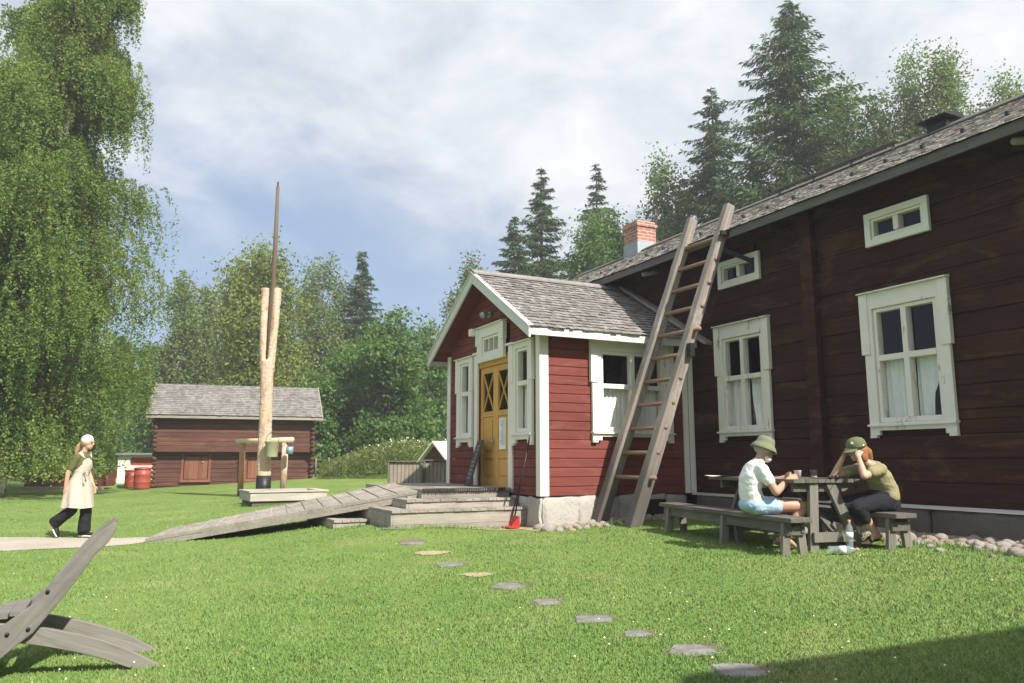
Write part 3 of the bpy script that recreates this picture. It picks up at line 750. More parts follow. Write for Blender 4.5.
m = MB(LO); t_ = .90; a = RF.lerp(RTp, t_); m.box(a.x-.12, a.x+.1, a.y-.12, a.y-.09, a.z-.03, a.z+.03); m.box(a.x-.14, a.x-.1, a.y-.12, a.y+.1, a.z-.03, a.z+.03); m.build('iron_clamp', M['black'], ld)

# ================================================================== cobbles at the wall foot
def rock(seed, el=(1,1,.65)):
    from mathutils import noise as mn
    bm = bmesh.new(); bmesh.ops.create_icosphere(bm, subdivisions=3, radius=1)
    for v in bm.verts:
        p = v.co.copy(); v.co = p*(1+.28*mn.noise(p*.9+Vector((seed*3.7, 0, 0)))+.07*mn.noise(p*2.6+Vector((0, seed, 0)))); v.co.x *= el[0]; v.co.y *= el[1]; v.co.z *= el[2]
    for f in bm.faces: f.smooth = True
    me = bpy.data.meshes.new('cobblestone'); bm.to_mesh(me); bm.free(); me.materials.append(M['cobble']); return me
rocks = [rock(k, (1, random.uniform(.7, 1), random.uniform(.5, .75))) for k in range(8)]
def cobbles(n, fs, label, group):
    placed = []
    for _ in range(n*14):
        if len(placed) >= n: break
        s, w_ = fs(); r_ = random.choice((.035, .042, .05, .055, .065, .085))*random.uniform(.9, 1.15)
        if any((s-a)**2+(w_-b)**2 < (.80*(r_+c))**2 for a, b, c in placed): continue
        placed.append((s, w_, r_)); g = gzH(s, w_)
        o = bpy.data.objects.new('cobblestone', random.choice(rocks)); COL.objects.link(o)
        o.location = fromH(s, w_, g+r_*.15); o.scale = (r_,)*3; o.rotation_euler = (random.uniform(-.2,.2), random.uniform(-.2,.2), random.uniform(0, TAU)); tag(o, label, 'stone', group)
cobbles(165, lambda: (random.uniform(-1.7, 1.6), .16+abs(random.gauss(0, .33))), 'rounded cobblestone in the bed under the dark log wall beside the picnic bench', 'cobblestones along the farmhouse wall')
cobbles(55, lambda: (random.uniform(1.6, 4.1), .16+abs(random.gauss(0, .2))), 'rounded cobblestone in the bed behind the picnic table and ladder foot', 'cobblestones behind the picnic table')
cobbles(76, lambda: (4.14-abs(random.gauss(0, .26)), random.uniform(.35, 2.85)), 'rounded cobblestone heaped against the pale footing of the porch', 'cobblestones along the porch footing')
# ================================================================== ground
def axis_pts(lo, hi, fine_lo, fine_hi, step):
    a = list(np.arange(fine_lo, fine_hi+1e-6, step)); x = fine_lo; d = step
    while x > lo: d *= 1.35; x -= d; a.insert(0, x)
    x = fine_hi; d = step
    while x < hi: d *= 1.35; x += d; a.append(x)
    return np.array(a)
gx = axis_pts(-170, 170, -22, 10, .4); gy = axis_pts(-60, 190, -4, 40, .4)
def gz_und(x, y):
    return gz(x, y) + .018*np.sin(x*1.3+1)*np.sin(y*.9)+.012*np.sin(x*2.9+y*1.7)
X_, Y_ = np.meshgrid(gx, gy); Z_ = gz(X_, Y_)
GV = np.stack([X_.ravel(), Y_.ravel(), Z_.ravel()], 1); nx, ny = len(gx), len(gy)
idx = np.arange(nx*ny).reshape(ny, nx)
GF = np.stack([idx[:-1,:-1].ravel(), idx[:-1,1:].ravel(), idx[1:,1:].ravel(), idx[1:,:-1].ravel()], 1)
def ground_mat():
    m, nt, b, o = newmat('lawn_soil'); co = objco(nt)
    n1 = noise(nt, co, .35, 5, .6); n2 = noise(nt, co, 2.2, 6, .7); n3 = noise(nt, co, 28, 4, .7); dry = noise(nt, co, .8, 5, .6, .4)
    f = math_(nt, 'ADD', math_(nt, 'ADD', math_(nt, 'MULTIPLY', n1, .4), math_(nt, 'MULTIPLY', n2, .35)), math_(nt, 'MULTIPLY', n3, .25))
    col = ramp(nt, f, [(.30, (.125,.195,.046)), (.5, (.18,.265,.066)), (.62, (.235,.305,.092)), (.74, (.33,.345,.14))])
    dm = N(nt, 'ShaderNodeMapRange'); dm.inputs[1].default_value = .56; dm.inputs[2].default_value = .74; L(nt, dry, dm.inputs[0]); col = mix(nt, math_(nt, 'MULTIPLY', dm.outputs[0], .45), col, (.40,.35,.16))
    L(nt, col, b.inputs['Base Color']); b.inputs['Roughness'].default_value = .95; b.inputs['Specular IOR Level'].default_value = .1
    bump(nt, math_(nt, 'ADD', n3, math_(nt, 'MULTIPLY', noise(nt, co, 9, 4, .7), .6)), b, .8, .05); return m
me = bpy.data.meshes.new('lawn'); me.from_pydata([tuple(v) for v in GV], [], [tuple(f) for f in GF]); me.polygons.foreach_set('use_smooth', [True]*len(GF))
tag(link('lawn', me, ground_mat()), 'mown green lawn sloping down from the farmhouse', 'ground', kind='structure')
def sheet(name, poly, mat, dz=.006, kind='structure', n=10, label=None, cat=None):
    """flat patch following the lawn: poly is a fan outline in world x, y"""
    c = np.mean(poly, 0); vs = []; fs = []; k = len(poly)
    for r in range(n+1):
        for p in poly:
            q = c+(np.array(p)-c)*(r/n); vs.append((q[0], q[1], float(gz(q[0], q[1]))+dz))
    for r in range(n):
        for i in range(k): j = (i+1) % k; fs.append((r*k+i, r*k+j, (r+1)*k+j, (r+1)*k+i))
    me = bpy.data.meshes.new(name); me.from_pydata(vs, [], fs); me.update(); return tag(link(name, me, mat), label, cat, kind=kind)
def gravel_mat(name, a, b_):
    m, nt, b, o = newmat(name); co = objco(nt); n = noise(nt, co, 40, 6, .8); n2 = noise(nt, co, 1.2, 4, .6)
    f = math_(nt, 'ADD', math_(nt, 'MULTIPLY', n, .6), math_(nt, 'MULTIPLY', n2, .4)); L(nt, ramp(nt, f, [(.35, a), (.65, b_)]), b.inputs['Base Color'])
    b.inputs['Roughness'].default_value = .95; bump(nt, n, b, .6, .01); return m
M['gravel'] = gravel_mat('path_gravel', (.30,.255,.20), (.50,.44,.36)); M['dsoil'] = gravel_mat('dark_soil', (.10,.085,.05), (.20,.17,.10)); M['soil'] = gravel_mat('worn_soil', (.30,.24,.13), (.46,.38,.22))
def wobble(p0, p1, n, amp):
    out = []
    for i in range(n):
        t_ = i/n; p = np.array(p0)*(1-t_)+np.array(p1)*t_; d = np.array(p1)-np.array(p0); q = np.array([-d[1], d[0]])/np.linalg.norm(d)
        out.append(p+q*(amp*math.sin(t_*9+p[0])+random.uniform(-amp,amp)*.6))
    return out
PATH = wobble((-30, 10.2), (-7.0, 10.95), 26, .06)+wobble((-7.0, 10.95), (-5.45, 11.75), 8, .05)+wobble((-5.2, 12.6), (-7.4, 12.75), 8, .05)+wobble((-7.4, 12.75), (-30, 13.6), 26, .06)
def path_sheet():
    lo = [p for p in PATH[:34]]; hi = PATH[34:][::-1]
    m = min(len(lo), len(hi)); vs = []; fs = []
    for a, b_ in zip(lo[:m], hi[:m]):
        for k in range(5):
            q = a+(b_-a)*k/4; vs.append((q[0], q[1], float(gz(q[0], q[1]))+.008))
    for i in range(m-1):
        for k in range(4): fs.append((i*5+k, (i+1)*5+k, (i+1)*5+k+1, i*5+k+1))
    me = bpy.data.meshes.new('gravel_path'); me.from_pydata(vs, [], fs); me.update(); return link('gravel_path', me, M['gravel'])
tag(path_sheet(), 'pale gravel path leading to the foot of the ramp', 'path', kind='structure')
def blob(cx, cy, rx, ry, n=28, a=0, jag=.15):
    ph = [random.uniform(0, TAU) for _ in range(3)]; out = []
    for i in range(n):
        t_ = TAU*i/n; k = 1+jag*math.sin(2*t_+ph[0])+jag*.7*math.sin(3*t_+ph[1])+jag*.5*math.sin(7*t_+ph[2])
        x, y = rx*k*math.cos(t_), ry*k*math.sin(t_); out.append((cx+x*math.cos(a)-y*math.sin(a), cy+x*math.sin(a)+y*math.cos(a)))
    return out
bare = []
for (x, y, a, b_) in ((-.93, 9.2, .22, .16), (-.323, 7.55, .17, .11), (-.25, 11.2, .5, .25), (.45, 11.0, .3, .2)):
    sheet('bare_soil', blob(x, y, a, b_), M['soil'], label='bare sandy spot worn into the lawn', cat='ground', n=3); bare.append((x, y, max(a, b_)))
bed = [fromH(*p)[:2] for p in ((-6, 0), (-6, .8), (-1.5, .85), (.5, .62), (3, .45), (3.8, .55), (3.75, 1.2), (3.72, 2.2), (3.75, 2.95), (4.3, 2.95), (4.3, .05))]
def bed_sheet(name, pts): 
    return sheet(name, pts, M['soil'], dz=.007, n=1, label='sandy strip under the cobblestones at the wall foot', cat='ground')
def strip(name, a, b_):
    vs = []; fs = []
    for p, q in zip(a, b_):
        for k in range(4):
            r_ = np.array(p)+(np.array(q)-np.array(p))*k/3; r_ = fromH(*r_); vs.append((r_[0], r_[1], float(gz(r_[0], r_[1]))+.007))
    for i in range(len(a)-1):
        for k in range(3): fs.append((i*4+k, (i+1)*4+k, (i+1)*4+k+1, i*4+k+1))
    me = bpy.data.meshes.new(name); me.from_pydata(vs, [], fs); me.update(); return tag(link(name, me, M['soil']), 'sandy strip under the cobblestones at the wall foot', 'ground', kind='structure')
ss = np.linspace(-1.7, 4.1, 40); strip('bare_soil', [(s, -.05) for s in ss], [(s, .55+.12*math.sin(s*3)+.25*(s < 1.2)*min(1, (1.2-s))) for s in ss])
ww_ = np.linspace(.3, 2.95, 14); strip('bare_soil', [(4.28, v) for v in ww_], [(3.82+.08*math.sin(v*5), v) for v in ww_])

# stepping stones
stones = [(1.213,4.215,.25,.17),(1.056,4.649,.25,.16),(.795,5.073,.17,.12),(.573,5.534,.22,.15),(.278,6.17,.21,.15),(-.017,6.909,.23,.2),(-.636,8.273,.25,.24),(-1.268,10.021,.24,.19),(-1.62,10.75,.33,.2),(-1.0,11.0,.30,.2)]
desc = ['nearest slate slab of the row, half in shade at the bottom edge', 'broad slate slab, second from the near end of the row', 'small slate slab, third from the near end of the row', 'slate slab, fourth from the near end of the row', 'slate slab, fifth from the near end, halfway along the row',
        'squarish slate slab, sixth from the near end, farther up the lawn', 'slate slab between the two bare sandy spots', 'slate slab just short of the porch steps', 'flat grey slab sunk in grass at the left of the bottom step', 'flat grey slab sunk in grass right before the bottom step']
for (x, y, a, b_), d in zip(stones, desc):
    m = MB(); a = min(a, .26)*.60; b_ = min(b_, .2)*.72; cs_ = [(-1,-.8),(-.5,-1),(.55,-.95),(1,-.7),(.92,.6),(.5,1),(-.6,.92),(-1.02,.5)]; pl = [((p+random.uniform(-.22,.22))*a, (q+random.uniform(-.22,.22))*b_) for p, q in cs_]; m.prism(pl, -.05, .012, 'z')
    o = m.build('stepping_stone', M['slate'], None, bevel=.008); o.location = (x, y, float(gz(x, y))-.004); o.rotation_euler = (random.uniform(-.02,.02), random.uniform(-.02,.02), random.uniform(-.25,.25)); tag(o, d, 'stepping stone', 'stepping stones across the lawn')

for (x, y, a, b_) in stones:
    sheet('bare_soil', blob(x, y, min(a, .26)*.74, min(b_, .2)*.88, 20, 0, .10), M['dsoil'], dz=.003, label='dark earth rim round a stepping stone', cat='ground', n=3)
# grass blades
def inpoly(px, py, poly):
    c = np.zeros(px.shape, bool); n = len(poly)
    for i in range(n):
        x0, y0 = poly[i][:2]; x1, y1 = poly[(i+1) % n][:2]
        t_ = ((y0 > py) != (y1 > py)) & (px < (x1-x0)*(py-y0)/((y1-y0) if abs(y1-y0) > 1e-9 else 1e-9)+x0); c ^= t_
    return c
def toH(x, y): return (x-P0[0])*HD[0]+(y-P0[1])*HD[1], (x-P0[0])*HN[0]+(y-P0[1])*HN[1]
def lawn_ok(x, y):
    s, w_ = toH(x, y); ok = w_ > .15
    ok &= ~((s > 3.95) & (s < 8.2) & (w_ < 2.9)); ok &= ~((s > 4.62) & (s < 7.8) & (w_ < 4.84)); ok &= ~((s > 5.6) & (s < 7.4) & (w_ < 5.33))
    bedw = .5+.12*np.sin(s*3)+.25*np.clip(1.2-s, 0, 1); edge = rng.random(x.shape)
    ok &= ~((w_ < bedw) & (s < 4) & (edge < .93))
    ok &= ~inpoly(x, y, PATH)
    for (a, b_, r1, r2) in stones: ok &= ((x-a)/(np.minimum(r1,.26)*.70))**2+((y-b_)/(np.minimum(r2,.2)*.82))**2 > rng.random(x.shape)*.7+.35
    for (a, b_, r1) in bare: ok &= ((x-a)**2+(y-b_)**2 > (r1*.9)**2) | (rng.random(x.shape) < .12)
    return ok
def blades(name, n, y0, y1, hmin, hmax, wbase, label, mat, wgrow=.0009):
    u = rng.random(n); y = 1/(1/y0-u*(1/y0-1/y1)); xr = (rng.random(n)*2-1)*.84; x = xr*y+.0
    k = lawn_ok(x, y); x, y = x[k], y[k]; n = len(x); z = gz(x, y)
    patch = np.sin(x*1.7+np.sin(y*1.1)*2)*np.sin(y*1.9+np.sin(x*.7)*2)*.5+.5
    h = (hmin+(hmax-hmin)*rng.random(n)**1.6)*(.75+.5*patch)*(1+.02*y); wd = (wbase+wgrow*y)*(.6+.8*rng.random(n))
    a = rng.random(n)*TAU; la = rng.random(n)*TAU; ln = rng.random(n)**1.3*1.0*h
    dx, dy = np.cos(a)*wd/2, np.sin(a)*wd/2; tx, ty = np.cos(la)*ln, np.sin(la)*ln
    V = np.empty((n, 4, 3)); V[:,0] = np.stack([x-dx, y-dy, z-.004], 1); V[:,1] = np.stack([x+dx, y+dy, z-.004], 1)
    V[:,2] = np.stack([x+dx*.6+tx*.45, y+dy*.6+ty*.45, z+h*.7], 1); V[:,3] = np.stack([x+tx, y+ty, z+h], 1)
    o = npmesh(name, V.reshape(-1, 3), 4, mat); tag(o, label, 'grass', kind='stuff'); return o
def grass_mat():
    m, nt, b, o = newmat('grass_blade'); co = objco(nt)
    n1 = noise(nt, co, .45, 5, .65); n2 = noise(nt, co, 2.4, 5, .7); dry = noise(nt, co, .8, 5, .6, .4)
    f = math_(nt, 'ADD', math_(nt, 'ADD', math_(nt, 'MULTIPLY', n1, .55), math_(nt, 'MULTIPLY', n2, .45)), math_(nt, 'MULTIPLY', math_(nt, 'SUBTRACT', island(nt), .5), .32))
    col = ramp(nt, f, [(.28, (.135,.245,.055)), (.48, (.20,.335,.08)), (.62, (.26,.375,.11)), (.74, (.38,.42,.17))])
    dm = N(nt, 'ShaderNodeMapRange'); dm.inputs[1].default_value = .56; dm.inputs[2].default_value = .74; L(nt, dry, dm.inputs[0]); col = mix(nt, math_(nt, 'MULTIPLY', dm.outputs[0], .45), col, (.52,.46,.21))
    L(nt, col, b.inputs['Base Color']); b.inputs['Roughness'].default_value = .5; b.inputs['Specular IOR Level'].default_value = .3
    ge = N(nt, 'ShaderNodeNewGeometry'); vm = N(nt, 'ShaderNodeVectorMath', operation='SCALE'); L(nt, ge.outputs['Normal'], vm.inputs[0]); vm.inputs['Scale'].default_value = .35
    va = N(nt, 'ShaderNodeVectorMath', operation='ADD'); L(nt, vm.outputs[0], va.inputs[0]); va.inputs[1].default_value = (0,0,.65); vn = N(nt, 'ShaderNodeVectorMath', operation='NORMALIZE'); L(nt, va.outputs[0], vn.inputs[0]); L(nt, vn.outputs[0], b.inputs['Normal'])
    t_ = N(nt, 'ShaderNodeBsdfTranslucent'); L(nt, col, t_.inputs[0]); ms = N(nt, 'ShaderNodeMixShader'); ms.inputs[0].default_value = .25
    L(nt, b.outputs[0], ms.inputs[1]); L(nt, t_.outputs[0], ms.inputs[2]); L(nt, ms.outputs[0], o.inputs[0]); return m
M['blade'] = grass_mat()
blades('lawn_grass', 480000, 3.2, 24, .008, .024, .0027, 'short mown grass blades covering the near lawn', M['blade'])
def clover(n, y0, y1):
    u = rng.random(n); y = 1/(1/y0-u*(1/y0-1/y1)); x = (rng.random(n)*2-1)*.8*y
    dens = np.sin(x*1.1+.5)*np.sin(y*1.4+x*.6)+rng.normal(0, .35, n); k = lawn_ok(x, y) & (dens > .35); x, y = x[k], y[k]
    z = gz(x, y)+.03+rng.random(len(x))*.03; r_ = .0055+.003*rng.random(len(x))
    base = np.array([[1,0,0],[0,1,0],[-1,0,0],[0,-1,0],[0,0,1],[0,0,-1]], float); tri = [(0,1,4),(1,2,4),(2,3,4),(3,0,4),(1,0,5),(2,1,5),(3,2,5),(0,3,5)]
    P = np.stack([x, y, z], 1)[:,None,:]+base[None]*r_[:,None,None]; V = P[:, np.array(tri).ravel(), :].reshape(-1, 3)
    tag(npmesh('clover_flowers', V, 3, M['flower']), 'tiny white clover heads scattered in the grass', 'flowers', kind='stuff')
clover(380, 3.4, 13)
# longer unmown tufts along edges
def tufts(name, pts, n, spread, hmin, hmax, label):
    pts = np.array(pts); i = rng.integers(0, len(pts), n); x = pts[i,0]+rng.normal(0, spread, n); y = pts[i,1]+rng.normal(0, spread, n)
    z = gz(x, y); h = hmin+(hmax-hmin)*rng.random(n); a = rng.random(n)*TAU; la = rng.random(n)*TAU; ln = rng.random(n)*.5*h; wd = .006+.006*rng.random(n)
    dx, dy = np.cos(a)*wd/2, np.sin(a)*wd/2; tx, ty = np.cos(la)*ln, np.sin(la)*ln
    V = np.empty((n,4,3)); V[:,0] = np.stack([x-dx,y-dy,z],1); V[:,1] = np.stack([x+dx,y+dy,z],1); V[:,2] = np.stack([x+dx*.6+tx*.4,y+dy*.6+ty*.4,z+h*.65],1); V[:,3] = np.stack([x+tx,y+ty,z+h],1)
    tag(npmesh(name, V.reshape(-1,3), 4, M['blade']), label, 'grass', kind='stuff')
edge_pts = [fromH(s, .62+.2*max(0, min(1, 1.2-s)))[:2] for s in np.linspace(-1.6, 3.6, 40)]+[fromH(4.5-.0, v)[:2] for v in np.linspace(3.0, 4.9, 14)]+[fromH(3.8, v)[:2] for v in np.linspace(.8, 2.9, 14)]
tufts('edge_grass', edge_pts, 2600, .07, .02, .07, 'longer grass along the cobbles and the porch steps')
tufts('edge_grass', [(-6.9+.1*k, 19.4-.1*k) for k in range(7)], 900, .08, .03, .08, 'longer grass round the foot of the water trough')

# ================================================================== storehouse
sx0, sx1, sy = -15.55, -8.95, 34.4
stq = thing('log_storehouse', 'two-storey brown log storehouse with grey shingle roof and low plank doors', 'storehouse', (-12.3, sy, .1), R(19))
SD = 4.6
def o2(x): return x+12.3
def ul(x): return x-(-12.3)
D1, D2 = (ul(-14.35), ul(-13.35)), (ul(-11.75), ul(-10.95))
m = MB(Tr(0, 0, -.1)@Rz(math.pi)); # outward -Y
def f(a, b_): return (-b_, -a)
openL = [(*f(*D1), .42, 1.45), (*f(*D2), .42, 1.40)]
boards(m, -ul(sx1), -ul(sx0), .12, 1.66, .19, openL, -.16, 0, jit=.015, gap=.006)
m.build('lower_wall', M['logsh'], stq, recalc=False)
m = MB(Tr(0, 0, -.1)@Rz(math.pi)); boards(m, -ul(sx1)-.0, -ul(sx0)+.0, 1.66, 3.30, .19, [], -.16, .30, jit=.015, gap=.006); m.build('upper_wall', M['logsh'], stq, recalc=False)
m = MB(Tr(0, 0, -.1))
for x in (ul(sx0), ul(sx1)-.16): m.prism([(.17, .1), (SD, .1), (SD, 3.3), (SD/2, 4.58), (-.0, 3.3), (.17, 1.7)], x, x+.16, 'x')
m.box(ul(sx0), ul(sx1), SD-.02, SD+.14, .1, 3.3); m.box(ul(sx0)+.17, ul(sx1)-.17, .3, SD-.03, .2, .3); m.build('gable_wall', M['logsh'], stq)
for x in (ul(sx0)+.03, ul(sx1)-.03, ul(-12.0)):
    m = MB(Tr(0, 0, -.1))
    zz = .16
    while zz < (3.2 if x != ul(-12.0) else 1.6):
        yo = -.36 if zz < 1.6 else -.62
        m.tube([(x, .1, zz), (x, yo+.2+random.uniform(-.05, .05), zz)], .095, 8); zz += .19
    m.build('log_ends', M['logsh'], stq)
for i, (a, b_) in enumerate((D1, D2)):
    m = MB(Tr(0, 0, -.1)); m.box(a+.02, b_-.02, .05, .10, .43, 1.40)
    n = 5
    for k in range(n): m.box(a+.03+(b_-a-.06)*k/n, a+.03+(b_-a-.06)*(k+1)/n-.008, .02, .055, .44, 1.39)
    d = m.build('door', M['doorold'], stq)
    m = MB(Tr(0, 0, -.1)); m.tube([(b_-.3, .0, 1.12), (b_-.22, -.03, 1.18)], .018, 8); m.build('door_handle', M['steel'], d)
    m = MB(Tr(0, 0, -.1)); m.box(a-.1, a+.0, -.03, .03, .36, 1.5); m.box(b_, b_+.1, -.03, .03, .36, 1.5); m.box(a-.12, b_+.12, -.10, .04, .30, .41); m.build('door_casing', M['doorold'], d)
m = MB(Tr(0, 0, -.1)); m.box(ul(sx0)-.1, ul(sx1)+.1, -.36, -.302, 1.60, 1.70); m.box(ul(sx0), ul(sx1), -.30, -.01, 1.61, 1.655); m.build('jetty_beam', M['logsh'], stq)
m = MB(Tr(0, 0, -.1)); pt = (4.95-3.14)/(SD/2+.75)
ye, yr = -.75, SD/2
m.prism([(ye, 3.10), (yr, 4.68), (2*yr-ye, 3.10), (2*yr-ye, 3.17), (yr, 4.75), (ye, 3.17)], ul(sx0)-.32, ul(sx1)+.32, 'x'); rfs = m.build('roof', M['fascia'], stq)
al = math.atan2(1.58, yr-ye); m = MB(Tr(0, 0, -.1)); shingles(m, (ul(sx0)-.34, ye-.03, 3.155), (1,0,0), (0, math.cos(al), math.sin(al)), (0, -math.sin(al), math.cos(al)), sx1-sx0+.68, (yr-ye)/math.cos(al)+.03, .14, .2)
m.build('shingles', M['shingleS'], rfs, recalc=False)
m = MB(Tr(0, 0, -.1)); m.box(ul(sx0)-.33, ul(sx1)+.33, ye-.012, ye+.012, 3.02, 3.13)
for x in (ul(sx0)-.36, ul(sx1)+.32): m.prism([(ye-.03, 3.0), (yr, 4.66), (yr, 4.80), (ye-.03, 3.18)], x, x+.04, 'x')
m.build('bargeboard', M['grey'], stq)
# prop pole leaning at its corner
o = MB().tube([(0, 0, 0), (.9, .2, .95)], [.06, .05], 8).build('leaning_pole', M['pole'], None); o.location = (-8.45, 34.0, .28); tag(o, 'dark pole leaning at the right corner of the log storehouse', 'pole')

# ================================================================== sweep well
wl = thing('sweep_well_post', 'tall forked peeled log post with a black tarred foot holding the well sweep', 'well post', (-7.13, 22.4, .19))
m = MB(); m.tube([(0, 0, .45), (-.02, 0, 1.2), (-.03, .0, 2.2), (-.05, 0, 3.4), (-.055, 0, 3.95)], [.20, .195, .185, .185, .20], 14); m.tube([(-.15, 0, 3.7), (-.18, 0, 4.2), (-.21, 0, 5.0), (-.225, 0, 6.12)], [(.12,.15), (.12,.14), (.12,.14), (.125,.14)], 12, side=(1,0,0)); m.tube([(.03, 0, 3.7), (.06, 0, 4.2), (.11, 0, 5.2), (.145, 0, 6.12)], [(.12,.15), (.115,.14), (.115,.14), (.12,.14)], 12, side=(1,0,0))
fuse(m, 'forked_post', M['bare'], wl, .022, 5, .009)
m = MB(); m.tube([(0, 0, -.1), (0, 0, .62)], [.212, .207], 14); m.build('tarred_foot', M['black'], wl)
m = MB(); m.tube([(-.38, 0, 5.55), (.28, 0, 5.55)], .03, 8); m.build('axle_pin', M['black'], wl)
sw = thing('sweep_pole', 'long dark sweep pole standing steeply in the fork of the well post', 'pole', (-7.185, 22.36, 4.12))
m = MB(); m.tube([(.0, .02, .0), (.055, .02, 1.4), (.07, .02, 3.4), (.06, .02, 5.35)], [.09, .085, .07, .05], 10); m.build('sweep', M['pole'], sw)
m = MB(); m.tube([(.06, .02, 5.3), (.06, .02, 5.50)], .025, 8); m.build('iron_tip', M['black'], sw)
wf_ = thing('well_trestle', 'low frame of two peeled posts and a pale crossbar behind the trough', 'frame', (-7.5, 23.5, .2))
m = MB(); m.tube([(-.80, .38, -.05), (-.79, .36, 1.55)], [.095, .085], 10); m.build('post', M['post'], wf_)
m = MB(); m.tube([(.72, -.36, -.05), (.73, -.36, 1.56)], [.10, .095], 10); m.build('post', M['bare'], wf_)
m = MB(); m.tube([(-1.0, .44, 1.62), (.98, -.48, 1.64)], [.075, .085], 10); m.build('crossbar', M['bareX'], wf_)
bu = thing('well_bucket', 'pale green metal bucket hanging from the well crossbar in front of the post', 'bucket', (-6.83, 22.05, 1.33))
m = MB(); m.lathe([(0,0), (.165,0), (.165,.02), (.19,.42), (.198,.43), (.185,.42), (.16,.03), (0,.03)], seg=20); m.build('bucket_body', M['can'], bu)
m = MB(); m.tube([(.19*math.cos(t_), 0, .40+.30*math.sin(t_)) for t_ in np.linspace(0, math.pi, 11)], .008, 6); m.tube([(0, .0, .70), (.25, .9, .60)], .009, 6); m.build('bail_handle', M['black'], bu)
cn = thing('tin_dipper', 'small blue grey tin dipper hanging beside the pale bucket', 'dipper', (-6.52, 22.75, 1.42))
m = MB(); m.lathe([(0,0), (.10,0), (.11,.22), (.10,.22), (.09,.02), (0,.02)], seg=14); m.build('cup_body', plain('blue_tin', (.25,.38,.48), .4, .3), cn)
m = MB(); m.tube([(.0,.0,.2), (.0,.08,.4)], .008, 6); m.build('hook', M['black'], cn)
# trough
tr_ = thing('water_trough', 'grey wooden water trough with a pale wide rim before the well', 'trough', (-5.72, 19.55, .07), R(29.5))
Lh, Wh = .86, .62
m = MB(); 
for y in (-Wh, Wh-.06): m.box(-Lh, Lh, y, y+.06, -.1, .34)
m.box(-Lh, -Lh+.06, -Wh+.061, Wh-.061, -.1, .36); m.box(Lh-.06, Lh, -Wh+.061, Wh-.061, -.1, .36); m.box(-Lh+.06, Lh-.06, -Wh+.06, Wh-.06, .05, .08); m.build('trough_box', M['dgrey'], tr_)
m = MB(); e = .06
m.box(-Lh-e, Lh+e, -Wh-e, -Wh-.002, .21, .41); m.box(-Lh-e, Lh+e, Wh+.002, Wh+e, .21, .41); m.box(-Lh-e, -Lh-.002, -Wh+.0, Wh, .21, .41); m.box(Lh+.002, Lh+e, -Wh, Wh, .21, .41); m.build('band', M['trough'], tr_)
m = MB(); m.box(-Lh-.09, Lh+.09, -Wh-.09, -Wh+.14, .412, .45); m.box(-Lh-.09, Lh+.09, Wh-.14, Wh+.09, .412, .45); m.box(-Lh-.09, -Lh+.14, -Wh+.143, Wh-.143, .412, .45); m.box(Lh-.14, Lh+.09, -Wh+.143, Wh-.143, .412, .45); m.build('rim', M['trough'], tr_)
m = MB(); m.box(-Lh+.062, Lh-.062, -Wh+.062, Wh-.062, .30, .33); m.build('water', plain('dark_water', (.03,.035,.03), .05, bs=0), tr_)

# ================================================================== far yard things
def barrel(label, loc, r_, h):
    t_ = thing('barrel', label, 'barrel', loc)
    m = MB(); m.lathe([(0,0), (r_*.92,0), (r_*.97,h*.1), (r_,h*.3), (r_*1.03,h*.32), (r_,h*.35), (r_,h*.62), (r_*1.03,h*.64), (r_,h*.67), (r_*.97,h*.9), (0,h*.9)], seg=24); m.build('drum', M['barrel'], t_)
    m = MB(); m.lathe([(r_*.99,h*.885), (r_*1.04,h*.89), (r_*1.04,h*.94), (r_*.9,h*.97), (0,h)], seg=24); m.build('lid', M['barrel'], t_)
barrel('larger red barrel with a lid, nearer to the storehouse corner', (-15.45, 32.6, .04), .33, .93)
barrel('smaller red barrel just behind the larger red one', (-16.75, 34.4, .02), .30, .82)
h = thing('garden_kiosk', 'small white boarded kiosk behind the red barrels', 'kiosk', (-19.7, 42, .0), R(8))
m = MB(); boards(m, -1.5, 1.5, 0, 1.5, .16, [(-.9, .9, .95, 1.4)], -2, 0); 
h.rotation_euler = (0, 0, R(188)); m.build('wall', M['white'], h, recalc=False)
m = MB(); m.box(-1.7, 1.7, -2.2, .25, 1.52, 1.62); m.build('roof', M['steel'], h)
m = MB(); m.box(-.88, .88, -.2, -.15, .95, 1.4); m.build('shutter', M['barrel'], h)
sd = thing('red_shed', 'low red timber lean-to half hidden under the big birch', 'shed', (-19.0, 33.6, 0), R(180))
m = MB(); boards(m, -1.3, 2.0, .12, .78, .16, [], -1.2, 0); m.build('wall', M['red'], sd, recalc=False)
m = MB(); m.prism([(-1.4, .95), (.15, .78), (.15, .82), (-1.4, .99)], -1.4, 2.1, 'x'); m.build('roof', M['fascia'], sd)
m = MB(); m.box(-1.4, 2.1, -.1, .5, -.05, .10); m.build('plinth', M['grey'], sd)
# well house roof behind the bins
wh = thing('well_house', 'small gabled well house with a grey roof behind the plank bins', 'well house', (-3.0, 30.6, .42), R(-32))
m = MB(); m.prism([(-.75, 0), (.75, 0), (.75, .7), (0, 1.45), (-.75, .7)], 0, .04, 'y'); m.prism([(-.75, 0), (.75, 0), (.75, .7), (0, 1.45), (-.75, .7)], 1.5, 1.54, 'y'); m.box(-.75, -.71, .05, 1.49, 0, .7); m.box(.71, .75, .05, 1.49, 0, .7); m.build('wall', M['logsh'], wh)
m = MB(); m.prism([(-.95, .50), (0, 1.50), (.95, .50), (.95, .57), (0, 1.57), (-.95, .57)], -.25, 1.8, 'y'); m.build('roof', M['whitewood'], wh)
